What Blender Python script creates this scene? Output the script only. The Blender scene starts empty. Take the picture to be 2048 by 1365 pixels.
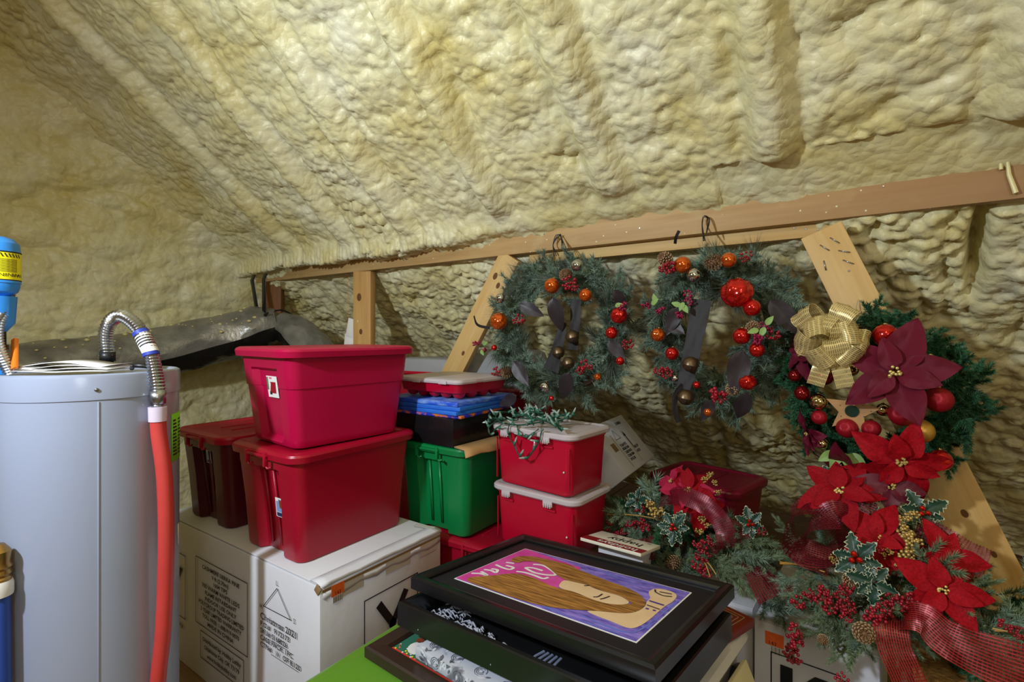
import bpy, bmesh, math, random
import numpy as np
from mathutils import Vector, Matrix, Euler

random.seed(7)
RNG = np.random.default_rng(7)
PI = math.pi
R = math.radians
SC = bpy.context.scene
COL = SC.collection

# ------------------------------------------------------------------ camera
cam_data = bpy.data.cameras.new('camera')
cam_data.sensor_width = 36.0
cam_data.lens = 17.58
cam_data.shift_y = -0.0061
cam_data.clip_start = 0.02
cam = bpy.data.objects.new('camera', cam_data)
cam.location = (0, 0, 1.5)
cam.rotation_euler = (R(90), 0, R(34.5))
COL.objects.link(cam)
SC.camera = cam

# ------------------------------------------------------------------ world, lamps, exposure
world = bpy.data.worlds.new('world')
SC.world = world
world.use_nodes = True
world.node_tree.nodes['Background'].inputs['Color'].default_value = (1.0, 0.86, 0.66, 1)
world.node_tree.nodes['Background'].inputs['Strength'].default_value = 0.05


def lamp(name, kind, loc, energy, color, size=0.1, target=None):
    d = bpy.data.lights.new(name, kind)
    d.energy = energy
    d.color = color
    if kind == 'AREA':
        d.size = size
    else:
        d.shadow_soft_size = size
    o = bpy.data.objects.new(name, d)
    o.location = loc
    if target is not None:
        o.rotation_euler = (Vector(target) - Vector(loc)).to_track_quat('-Z', 'Y').to_euler()
    COL.objects.link(o)
    return o


# photographer's cool lamp, left of the camera; warm attic bulb under the ridge; unseen fill lamp added behind the camera to lift dim right-facing sides
key = lamp('key_lamp', 'SPOT', (-1.43, -0.74, 2.25), 175, (0.80, 0.90, 1.0), 0.06, (-0.55, 2.2, 1.2))
key.data.spot_size = R(178)
key.data.spot_blend = 0.85
lamp('attic_bulb', 'POINT', (0.3, -0.6, 3.1), 30, (1.0, 0.80, 0.54), 0.15)
lamp('fill_lamp', 'POINT', (1.5, -1.4, 2.1), 46, (0.90, 0.94, 1.0), 0.45)
SC.view_settings.view_transform = 'Standard'
SC.view_settings.look = 'None'
SC.view_settings.gamma = 1.0
SC.view_settings.use_curve_mapping = False
SC.view_settings.exposure = 0.22
SC.cycles.use_denoising = True
SC.cycles.max_bounces = 8
SC.cycles.transparent_max_bounces = 16

# ------------------------------------------------------------------ materials
MATS = {}


def srgb(h):
    if isinstance(h, str):
        h = h.lstrip('#')
        c = [int(h[i:i + 2], 16) / 255 for i in (0, 2, 4)]
    else:
        c = h
    return tuple(((x + 0.055) / 1.055) ** 2.4 if x > 0.04045 else x / 12.92 for x in c)


def mat(name, col, rough=0.5, metal=0.0, var=0.0, scale=6.0, stretch=(1, 1, 1), bump=0.0, bscale=60.0,
        bstretch=(1, 1, 1), coat=0.0, trans=0.0, alpha=1.0, objvar=0.0, col2=None, spec=0.5, sub=0.0, ior=1.45, fac=(0.3, 0.7)):
    if name in MATS:
        return MATS[name]
    m = bpy.data.materials.new(name)
    MATS[name] = m
    m.use_nodes = True
    nt = m.node_tree
    b = nt.nodes['Principled BSDF']
    c = srgb(col)
    b.inputs['Base Color'].default_value = (*c, 1)
    b.inputs['Roughness'].default_value = rough
    b.inputs['Metallic'].default_value = metal
    b.inputs['Coat Weight'].default_value = coat
    b.inputs['Coat Roughness'].default_value = 0.15
    b.inputs['Transmission Weight'].default_value = trans
    b.inputs['Alpha'].default_value = alpha
    b.inputs['Specular IOR Level'].default_value = spec
    b.inputs['IOR'].default_value = ior
    if sub:
        b.inputs['Subsurface Weight'].default_value = sub
        b.inputs['Subsurface Radius'].default_value = (0.01, 0.008, 0.006)
    out = None
    tc = None
    if var or bump or col2:
        tc = nt.nodes.new('ShaderNodeTexCoord')
    if var or col2:
        mp = nt.nodes.new('ShaderNodeMapping')
        mp.inputs['Scale'].default_value = stretch
        nt.links.new(tc.outputs['Object'], mp.inputs['Vector'])
        n = nt.nodes.new('ShaderNodeTexNoise')
        n.inputs['Scale'].default_value = scale
        n.inputs['Detail'].default_value = 6
        n.inputs['Roughness'].default_value = 0.6
        nt.links.new(mp.outputs['Vector'], n.inputs['Vector'])
        rp = nt.nodes.new('ShaderNodeValToRGB')
        rp.color_ramp.elements[0].position = fac[0]
        rp.color_ramp.elements[1].position = fac[1]
        if col2:
            rp.color_ramp.elements[0].color = (*c, 1)
            rp.color_ramp.elements[1].color = (*srgb(col2), 1)
        else:
            rp.color_ramp.elements[0].color = (*[x * (1 - var) for x in c], 1)
            rp.color_ramp.elements[1].color = (*[min(1, x * (1 + var)) for x in c], 1)
        nt.links.new(n.outputs['Fac'], rp.inputs['Fac'])
        out = rp.outputs['Color']
    if objvar:
        oi = nt.nodes.new('ShaderNodeObjectInfo')
        hs = nt.nodes.new('ShaderNodeHueSaturation')
        mr = nt.nodes.new('ShaderNodeMapRange')
        mr.inputs['To Min'].default_value = 1 - objvar
        mr.inputs['To Max'].default_value = 1 + objvar
        nt.links.new(oi.outputs['Random'], mr.inputs['Value'])
        nt.links.new(mr.outputs['Result'], hs.inputs['Value'])
        if out:
            nt.links.new(out, hs.inputs['Color'])
        else:
            hs.inputs['Color'].default_value = (*c, 1)
        out = hs.outputs['Color']
    if out:
        nt.links.new(out, b.inputs['Base Color'])
    if bump:
        mp2 = nt.nodes.new('ShaderNodeMapping')
        mp2.inputs['Scale'].default_value = bstretch
        nt.links.new(tc.outputs['Object'], mp2.inputs['Vector'])
        n2 = nt.nodes.new('ShaderNodeTexNoise')
        n2.inputs['Scale'].default_value = bscale
        n2.inputs['Detail'].default_value = 4
        nt.links.new(mp2.outputs['Vector'], n2.inputs['Vector'])
        bp = nt.nodes.new('ShaderNodeBump')
        bp.inputs['Strength'].default_value = bump
        bp.inputs['Distance'].default_value = 0.01
        nt.links.new(n2.outputs['Fac'], bp.inputs['Height'])
        nt.links.new(bp.outputs['Normal'], b.inputs['Normal'])
    return m


# ------------------------------------------------------------------ mesh builder
class MB:
    def __init__(self):
        self.v, self.f, self.mi = [], [], []
        self.cur = 0

    def add(self, vs, fs, mi=None):
        o = len(self.v)
        self.v.extend(tuple(p) for p in vs)
        for f in fs:
            self.f.append(tuple(o + i for i in f))
            self.mi.append(self.cur if mi is None else mi)
        return self

    def box(self, c, s, rot=None, mi=None):
        M = Euler(rot).to_matrix() if rot is not None else None
        vs = []
        for dz in (-.5, .5):
            for dx, dy in ((-.5, -.5), (.5, -.5), (.5, .5), (-.5, .5)):
                p = Vector((dx * s[0], dy * s[1], dz * s[2]))
                if M:
                    p = M @ p
                vs.append(p + Vector(c))
        return self.add(vs, [(3, 2, 1, 0), (4, 5, 6, 7), (0, 1, 5, 4), (1, 2, 6, 5), (2, 3, 7, 6), (3, 0, 4, 7)], mi)

    def loft(self, rings, cap0=True, cap1=True, closed=True, mi=None):
        n = len(rings[0])
        vs = [p for r in rings for p in r]
        fs = []
        for k in range(len(rings) - 1):
            for i in range(n if closed else n - 1):
                j = (i + 1) % n
                fs.append((k * n + i, k * n + j, (k + 1) * n + j, (k + 1) * n + i))
        if cap0:
            fs.append(tuple(reversed(range(n))))
        if cap1:
            fs.append(tuple((len(rings) - 1) * n + i for i in range(n)))
        return self.add(vs, fs, mi)

    def tube(self, path, r, n=8, cap=True, mi=None):
        P = [Vector(p) for p in path]
        rr = r if isinstance(r, (list, tuple)) else [r] * len(P)
        rings = []
        nrm = None
        for i, p in enumerate(P):
            t = (P[min(i + 1, len(P) - 1)] - P[max(i - 1, 0)]).normalized()
            if nrm is None:
                nrm = t.orthogonal().normalized()
            nrm = (nrm - t * nrm.dot(t))
            if nrm.length < 1e-6:
                nrm = t.orthogonal()
            nrm.normalize()
            b = t.cross(nrm)
            rings.append([p + (nrm * math.cos(2 * PI * k / n) + b * math.sin(2 * PI * k / n)) * rr[i] for k in range(n)])
        return self.loft(rings, cap, cap, True, mi)

    def lathe(self, prof, n=24, c=(0, 0, 0), mi=None, cap=True):
        rings = [[(c[0] + r * math.cos(2 * PI * k / n), c[1] + r * math.sin(2 * PI * k / n), c[2] + z) for k in range(n)] for r, z in prof]
        return self.loft(rings, cap, cap, True, mi)

    def sphere(self, c, r, nu=12, nv=8, mi=None, sc=(1, 1, 1)):
        prof = [(max(1e-5, r * math.sin(PI * k / nv)), -r * math.cos(PI * k / nv)) for k in range(nv + 1)]
        rings = [[(c[0] + q * math.cos(2 * PI * k / nu) * sc[0], c[1] + q * math.sin(2 * PI * k / nu) * sc[1], c[2] + z * sc[2]) for k in range(nu)] for q, z in prof]
        return self.loft(rings, False, False, True, mi)

    def prism(self, poly, z0, z1, mi=None):
        return self.loft([[(x, y, z0) for x, y in poly], [(x, y, z1) for x, y in poly]], True, True, True, mi)

    def grid(self, pts, mi=None, double=0.0):
        nr, nc = len(pts), len(pts[0])
        vs = [p for r in pts for p in r]
        fs = [(i * nc + j, i * nc + j + 1, (i + 1) * nc + j + 1, (i + 1) * nc + j) for i in range(nr - 1) for j in range(nc - 1)]
        return self.add(vs, fs, mi)

    def mesh(self, name, mats, smooth=30, bevel=0.0, seg=2):
        me = bpy.data.meshes.new(name)
        me.from_pydata([tuple(p) for p in self.v], [], self.f)
        for m in (mats if isinstance(mats, (list, tuple)) else [mats]):
            me.materials.append(m)
        if any(self.mi):
            me.polygons.foreach_set('material_index', self.mi)
        if bevel:
            bm = bmesh.new()
            bm.from_mesh(me)
            bmesh.ops.remove_doubles(bm, verts=bm.verts, dist=1e-6)
            es = [e for e in bm.edges if len(e.link_faces) == 2 and e.calc_face_angle(0) > R(35)]
            bmesh.ops.bevel(bm, geom=es, offset=bevel, segments=seg, profile=0.5, affect='EDGES', clamp_overlap=True)
            bm.to_mesh(me)
            bm.free()
        if smooth is not None:
            me.polygons.foreach_set('use_smooth', [True] * len(me.polygons))
            me.set_sharp_from_angle(angle=R(smooth))
            for p_ in me.polygons:
                if p_.loop_total > 4:
                    p_.use_smooth = False
        me.update()
        return me

    def build(self, name, mats, parent=None, smooth=30, bevel=0.0, seg=2, loc=(0, 0, 0), rot=(0, 0, 0), solid=0.0):
        me = self.mesh(name, mats, smooth, bevel, seg)
        return put(name, me, parent, loc, rot, solid=solid)


def put(name, me, parent=None, loc=(0, 0, 0), rot=(0, 0, 0), scale=1.0, solid=0.0):
    o = bpy.data.objects.new(name, me)
    COL.objects.link(o)
    o.parent = parent
    o.location = loc
    if isinstance(rot, Matrix):
        o.rotation_euler = rot.to_euler()
    else:
        o.rotation_euler = rot
    o.scale = (scale,) * 3 if not isinstance(scale, (tuple, list)) else scale
    if solid:
        md = o.modifiers.new('thickness', 'SOLIDIFY')
        md.thickness = solid
        md.offset = 0
    return o


def tag(o, label, cat, group=None, kind=None):
    o['label'] = label
    if cat:
        o['category'] = cat
    if group:
        o['group'] = group
    if kind:
        o['kind'] = kind
    return o


def struct(o, label=None):
    o['kind'] = 'structure'
    if label:
        o['label'] = label
    return o


def thing(name, label, cat, loc=(0, 0, 0), rot=(0, 0, 0), group=None):
    o = bpy.data.objects.new(name, None)
    o.empty_display_size = 0.05
    COL.objects.link(o)
    o.location = loc
    o.rotation_euler = rot if isinstance(rot, (tuple, list, Euler)) else (0, 0, rot)
    return tag(o, label, cat, group)


def copy_tree(o, parent=None):
    c = o.copy()
    COL.objects.link(c)
    c.parent = parent
    for ch in list(o.children):
        copy_tree(ch, c)
    return c


_dirm = {}


def align(d, roll=0.0):
    """rotation that takes local +Z to direction d"""
    q = Vector(d).to_track_quat('Z', 'Y')
    return (q.to_matrix() @ Matrix.Rotation(roll, 3, 'Z')).to_euler()


def text_part(parent, body, size, loc, rot, m, name='printed_text', align_x='LEFT', sx=1.0, bold=0.0, space=1.0):
    cu = bpy.data.curves.new('lettering', 'FONT')
    cu.body = body
    cu.size = size
    cu.align_x = align_x
    cu.resolution_u = 2
    cu.offset = bold
    cu.space_line = space
    o = bpy.data.objects.new('lettering', cu)
    COL.objects.link(o)
    dg = bpy.context.evaluated_depsgraph_get()
    me = bpy.data.meshes.new_from_object(o.evaluated_get(dg))
    bpy.data.objects.remove(o)
    bpy.data.curves.remove(cu)
    me.materials.clear()
    me.materials.append(m)
    t = put(name, me, parent, loc, rot)
    t.scale = (sx, 1, 1)
    return t


def rrect(w, l, r, seg=5, edge=3, recess=0.0, rw=0.3, both=True):
    """rounded rectangle outline, counter-clockwise; recess pushes in the middle of the -Y (and +Y) ends"""
    pts = []
    r = max(r, 0.004)
    hw, hl = w / 2, l / 2

    def arc(cx, cy, a0):
        for k in range(seg + 1):
            a = a0 + PI / 2 * k / seg
            pts.append((cx + r * math.cos(a), cy + r * math.sin(a)))
    arc(hw - r, hl - r, 0)
    s = w * rw / 2
    e = min(0.018, s * 0.4)
    for x, k in ((s, 0), (s - e, 1), (-s + e, 1), (-s, 0)):
        pts.append((x, hl - recess * k * (1 if both else 0)))
    arc(-hw + r, hl - r, PI / 2)
    for k in range(1, edge):
        pts.append((-hw, (hl - r) * (1 - 2 * k / edge)))
    arc(-hw + r, -hl + r, PI)
    for x, k in ((-s, 0), (-s + e, 1), (s - e, 1), (s, 0)):
        pts.append((x, -hl + recess * k))
    arc(hw - r, -hl + r, 1.5 * PI)
    for k in range(1, edge):
        pts.append((hw, -(hl - r) * (1 - 2 * k / edge)))
    return pts


def ring(poly, z):
    return [(x, y, z) for x, y in poly]


# numpy noise for the foam
def _h(ix, iy, s):
    n = (ix.astype(np.int64) * 374761393 + iy.astype(np.int64) * 668265263 + s * 2147483647) & 0xffffffff
    n = ((n ^ (n >> 13)) * 1274126177) & 0xffffffff
    n = ((n ^ (n >> 16)) * 2246822519) & 0xffffffff
    return ((n ^ (n >> 15)) & 0xffffff) / float(0x1000000)


def vnoise(x, y, s=0):
    ix, iy = np.floor(x), np.floor(y)
    fx, fy = x - ix, y - iy
    fx = fx * fx * fx * (fx * (fx * 6 - 15) + 10)
    fy = fy * fy * fy * (fy * (fy * 6 - 15) + 10)
    a, b, c, d = _h(ix, iy, s), _h(ix + 1, iy, s), _h(ix, iy + 1, s), _h(ix + 1, iy + 1, s)
    return (a * (1 - fx) + b * fx) * (1 - fy) + (c * (1 - fx) + d * fx) * fy


def fbm(x, y, s=0, o=3):
    t, a = 0, 0.5
    for k in range(o):
        t = t + a * vnoise(x, y, s + k)
        x, y, a = x * 2.03 + 3.1, y * 2.03 + 1.7, a * 0.5
    return t


def lumps(x, y, s=0):
    """rounded blobs packed side by side, sharp creases between them"""
    ix, iy = np.floor(x), np.floor(y)
    best = np.full(x.shape, -9.0)
    for dx in (-1, 0, 1):
        for dy in (-1, 0, 1):
            cx, cy = ix + dx, iy + dy
            px, py = cx + _h(cx, cy, s), cy + _h(cx, cy, s + 7)
            rad = 0.62 + 0.38 * _h(cx, cy, s + 13)
            d2 = ((x - px) ** 2 + (y - py) ** 2) / (rad * rad)
            best = np.maximum(best, np.sqrt(np.clip(1 - d2, 0, 1)) * (0.6 + 0.5 * _h(cx, cy, s + 19)))
    return np.clip(best, 0, 2)


def grid_mesh(name, V, m, parent=None):
    nr, nc = V.shape[:2]
    me = bpy.data.meshes.new(name)
    idx = np.arange(nr * nc).reshape(nr, nc)
    q = np.stack([idx[:-1, :-1], idx[:-1, 1:], idx[1:, 1:], idx[1:, :-1]], -1).reshape(-1, 4)
    me.vertices.add(nr * nc)
    me.vertices.foreach_set('co', V.reshape(-1).astype(np.float32))
    me.loops.add(len(q) * 4)
    me.loops.foreach_set('vertex_index', q.reshape(-1).astype(np.int32))
    me.polygons.add(len(q))
    me.polygons.foreach_set('loop_start', np.arange(0, len(q) * 4, 4, dtype=np.int32))
    me.polygons.foreach_set('use_smooth', np.ones(len(q), dtype=bool))
    me.update(calc_edges=True)
    me.materials.append(m)
    return put(name, me, parent)

# ------------------------------------------------------------------ the attic shell
ROOF0, SL = 2.07, 0.84            # foam height above the floor at the purlin, roof slope
YB = 2.18                         # front of the purlin


def foam_material():
    m = bpy.data.materials.new('spray_foam')
    m.use_nodes = True
    nt = m.node_tree
    b = nt.nodes['Principled BSDF']
    tc = nt.nodes.new('ShaderNodeTexCoord')
    n = nt.nodes.new('ShaderNodeTexNoise')
    n.inputs['Scale'].default_value = 2.6
    n.inputs['Detail'].default_value = 5
    n.inputs['Roughness'].default_value = 0.62
    nt.links.new(tc.outputs['Object'], n.inputs['Vector'])
    r = nt.nodes.new('ShaderNodeValToRGB')
    e = r.color_ramp.elements
    e[0].position, e[0].color = 0.30, (*srgb('#D2C27C'), 1)
    e[1].position, e[1].color = 0.72, (*srgb('#E6E2C4'), 1)
    k = e.new(0.5)
    k.color = (*srgb('#DFD7A6'), 1)
    nt.links.new(n.outputs['Fac'], r.inputs['Fac'])
    nt.links.new(r.outputs['Color'], b.inputs['Base Color'])
    b.inputs['Roughness'].default_value = 0.42
    b.inputs['Specular IOR Level'].default_value = 0.4
    n2 = nt.nodes.new('ShaderNodeTexNoise')
    n2.inputs['Scale'].default_value = 80
    n2.inputs['Detail'].default_value = 3
    nt.links.new(tc.outputs['Object'], n2.inputs['Vector'])
    bp = nt.nodes.new('ShaderNodeBump')
    bp.inputs['Strength'].default_value = 0.16
    bp.inputs['Distance'].default_value = 0.012
    nt.links.new(n2.outputs['Fac'], bp.inputs['Height'])
    # bead-like cells between the larger lumps
    vm = nt.nodes.new('ShaderNodeVectorMath')
    vm.operation = 'MULTIPLY_ADD'
    vm.inputs[1].default_value = (0.10, 0.10, 0.10)
    n4 = nt.nodes.new('ShaderNodeTexNoise')
    n4.inputs['Scale'].default_value = 7
    nt.links.new(tc.outputs['Object'], n4.inputs['Vector'])
    nt.links.new(n4.outputs['Color'], vm.inputs[0])
    nt.links.new(tc.outputs['Object'], vm.inputs[2])
    vo = nt.nodes.new('ShaderNodeTexVoronoi')
    vo.feature = 'F1'
    vo.inputs['Scale'].default_value = 27
    nt.links.new(vm.outputs[0], vo.inputs['Vector'])
    b2 = nt.nodes.new('ShaderNodeBump')
    b2.invert = True
    b2.inputs['Strength'].default_value = 0.32
    b2.inputs['Distance'].default_value = 0.02
    nt.links.new(vo.outputs['Distance'], b2.inputs['Height'])
    nt.links.new(bp.outputs['Normal'], b2.inputs['Normal'])
    nt.links.new(b2.outputs['Normal'], b.inputs['Normal'])
    return m


M_FOAM = foam_material()
RAFT = [0.41, -0.24, -0.87, -1.48, -2.14, -2.70, -3.36]


def bell(x, w):
    return np.exp(-(x / w) ** 2)


def roof_foam():
    xs = np.arange(-4.35, 1.25, 0.0085)
    ys = np.concatenate([np.arange(0.42, 2.75, 0.0066), np.arange(2.75, 4.46, 0.0105)])
    X, Y = np.meshgrid(xs, ys)
    S = Y * math.hypot(1, SL)          # distance down the slope
    wx = X + 0.035 * (fbm(X * 6, S * 6, 3) - .5)
    ws = S + 0.035 * (fbm(X * 6, S * 6, 9) - .5)
    below = 1 / (1 + np.exp(-(Y - 2.25) / 0.03))
    big = fbm(wx * 2.6, ws * 3.4, 21, 3) - 0.45
    patch = np.clip((fbm(X * 1.3, S * 1.3, 55, 2) - .26) * 3.0, 0.40, 1.15)
    l1 = lumps(wx * 9.0, ws * 11.0, 31)
    l2 = lumps(wx * 19, ws * 23, 41)
    l3 = lumps(wx * 33, ws * 38, 47)
    roll = lumps(wx * 3.4, ws * 5.6, 61)
    h = 0.05 * big + 0.030 * roll + 0.030 * l1 * patch + 0.040 * l2 * patch + 0.016 * l3 * patch
    h = h + below * (0.022 * lumps(wx * 4.5, ws * 10, 71) + 0.006 * l1)
    # rafters coated in ribbed foam
    for k, rx in enumerate(RAFT):
        wob = 0.03 * (fbm(S * 3, S * 0 + k, 5 + k) - .45)
        d = X - rx - wob
        wdt = 0.062 * (0.85 + 0.5 * vnoise(S * 2.5, S * 0 + k * 3.3, 8))
        fade = 1 - 0.75 / (1 + np.exp(-(Y - 2.09) / 0.02)) * (Y < 2.3)
        core = np.exp(-(np.abs(d) / wdt) ** 3)
        amp = (0.060 + 0.04 * vnoise(S * 2.0, S * 0 + 9 + k, 4)) * (1 - 0.45 * below) * (1 if k < 4 else .8) * fade
        ribs = np.sin((S + 0.6 * np.abs(d) * np.abs(d) / 0.06 + 0.10 * fbm(X * 7, S * 7, 77)) * 2 * PI / 0.021)
        h = h * (1 - 0.65 * core) + core * (amp + 0.0026 * ribs * (0.2 + fbm(X * 5, S * 5, 83)) + 0.010 * l2 + 0.010 * (fbm(X * 7, S * 7, 15) - .4))
        # shallow groove along each side
        h = h - 0.022 * np.exp(-((np.abs(d) - wdt * 1.55) / 0.03) ** 2)
    keep = 1 - 0.6 * np.exp(-((Y - 2.14) / 0.07) ** 2) / (1 + np.exp(-(X + 1.5) / 0.1))
    h = h * keep
    # foam piled along the purlin, drooping over it further left
    lip = np.exp(-((Y - (YB - 0.03)) / 0.045) ** 2)
    left = 1 / (1 + np.exp((X + 1.75) / 0.18))
    right = 1 / (1 + np.exp(-(X + 0.1) / 0.05))
    h = h + lip * (0.018 + 0.052 * left * (0.6 + 0.9 * vnoise(X * 3.1, X * 0, 12)) + 0.020 * (1 - right) * vnoise(X * 4.5, X * 0 + 3, 14))
    h = np.where(lip > 0.2, h + lip * 0.008 * np.sin((X + 0.02 * fbm(X * 8, S * 8, 3)) * 2 * PI / 0.035) * left, h)
    # split beside the last rafter under the purlin
    h = h - 0.13 * np.exp(-((X - 0.345 - 0.04 * (Y - 2.3)) / 0.022) ** 2) * np.exp(-((Y - 2.42) / 0.17) ** 4)
    h = np.where((X > -0.45) & (Y > 2.05) & (Y < 2.26), np.minimum(h, 0.028 + 0.012 * np.exp(-((X + 0.24) / 0.1) ** 2) + 0.006 * l2), h)
    # rounded valley at the gable
    h = h + 0.30 * np.exp(np.clip(-(X + 4.2) / 0.16, -20, 2)) * 0.5
    n = np.array([0, -SL, -1.0]) / math.hypot(1, SL)
    Z = ROOF0 + SL * (YB - Y)
    V = np.stack([X, Y, Z], -1) + h[..., None] * n
    V[..., 2] = np.maximum(V[..., 2], -0.02)
    return V


ceiling = grid_mesh('ceiling', roof_foam(), M_FOAM)
struct(ceiling, 'sloping roof underside sprayed with lumpy cream foam, ribbed over the rafters')


def gable_foam():
    ys = np.arange(-0.1, 4.6, 0.0125)
    zs = np.arange(0.0, 3.75, 0.0125)
    Y, Z = np.meshgrid(ys, zs)
    wy = Y + 0.10 * (fbm(Y * 3, Z * 3, 103) - .5)
    wz = Z + 0.10 * (fbm(Y * 3, Z * 3, 109) - .5)
    patch = np.clip((fbm(Y * 1.5, Z * 1.5, 155, 2) - .25) * 2.6, 0.15, 1.0)
    h = 0.07 * (fbm(wy * 2.2, wz * 3.2, 121, 3) - .45) + 0.050 * lumps(wy * 2.2, wz * 5.5, 131) + 0.030 * lumps(wy * 6, wz * 10, 141) * patch \
        + 0.017 * lumps(wy * 15, wz * 20, 147) + 0.006 * lumps(wy * 30, wz * 34, 149)
    slope_y = YB - (Z - ROOF0) / SL
    h = h + 0.17 * np.exp(np.clip(-(slope_y - Y) / 0.2, -20, 1.2))
    X = -4.18 + h
    return np.stack([X, Y, Z], -1)[:, ::-1]


struct(grid_mesh('wall_left', gable_foam(), M_FOAM), 'gable end wall covered in smooth tan spray foam')


# the rest of the attic: upper roof to the ridge, the far slope and gable, plain foam
def quad(name, pts, m, nx=24, ny=24, amp=0.02):
    a, b, c, d = [np.array(p, float) for p in pts]
    u = np.linspace(0, 1, nx)[None, :, None]
    v = np.linspace(0, 1, ny)[:, None, None]
    V = (a * (1 - u) + b * u) * (1 - v) + (d * (1 - u) + c * u) * v
    n = np.cross(b - a, d - a)
    n /= np.linalg.norm(n)
    V = V + n * (fbm(u[..., 0] * 9 + 0 * v[..., 0], v[..., 0] * 9 + 0 * u[..., 0], 5)[..., None] - .4) * amp
    return grid_mesh(name, V, m)


zr = lambda y: ROOF0 + SL * (YB - y)
RY = -1.0
struct(quad('ceiling_upper', [(-4.4, 0.46, zr(0.46)), (3.6, 0.46, zr(0.46)), (3.6, RY, zr(RY)), (-4.4, RY, zr(RY))], M_FOAM))
struct(quad('ceiling_back', [(-4.4, RY, zr(RY)), (3.6, RY, zr(RY)), (3.6, -5.0, zr(3.0)), (-4.4, -5.0, zr(3.0))], M_FOAM))
struct(quad('ceiling_side', [(1.2, 4.6, zr(4.6)), (3.6, 4.6, zr(4.6)), (3.6, 0.4, zr(0.4)), (1.2, 0.4, zr(0.4))], M_FOAM))
struct(quad('wall_back', [(-4.4, -5.0, 0), (3.6, -5.0, 0), (3.6, -5.0, 1.6), (-4.4, -5.0, 1.6)], M_FOAM))
struct(quad('wall_right', [(3.5, -5, 0), (3.5, 4.6, 0), (3.5, 4.6, 5.0), (3.5, -5, 5.0)], M_FOAM))
struct(quad('wall_left_side', [(-4.3, -5, 0), (-4.3, 0.0, 0), (-4.3, 0.0, 5.0), (-4.3, -5, 5.0)], M_FOAM))

# plywood floor: sheets side by side
M_PLY = mat('plywood_floor', '#8A6B48', 0.7, var=0.3, scale=4, stretch=(1, 9, 9), bump=0.2, bscale=40)
floor = struct(MB().box((-0.4, -0.2, -0.05), (8.2, 10, 0.06)).build('floor', mat('floor_joist_dark', '#5B452F', 0.8)))
shm = MB().box((0, 0, 0), (2.43, 1.21, 0.018)).mesh('floor_sheet', M_PLY)
for i in range(3):
    for j in range(8):
        put('floor_sheet', shm, floor, (-3.1 + 2.44 * i, -4.3 + 1.22 * j, -0.0105))

# ------------------------------------------------------------------ timber
M_PINE = mat('pine_timber', '#CFA566', 0.55, col2='#B98A4C', scale=2.2, stretch=(1, 14, 14), bump=0.12, bscale=30, bstretch=(1, 20, 20))
M_PINE2 = mat('pine_timber_pale', '#D9B97C', 0.55, col2='#C79E5C', scale=2.0, stretch=(1, 12, 12), bump=0.12, bscale=30, bstretch=(1, 20, 20))
M_OLD = mat('brown_timber', '#7A4F2C', 0.6, var=0.2, scale=2.2, stretch=(1, 14, 14))
M_KNOT = mat('knot', '#6B431F', 0.6)
M_STEEL = mat('steel', '#A9ABB0', 0.3, 1.0)
M_DRIP = mat('foam_drip', '#E6DC9E', 0.4)


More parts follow.
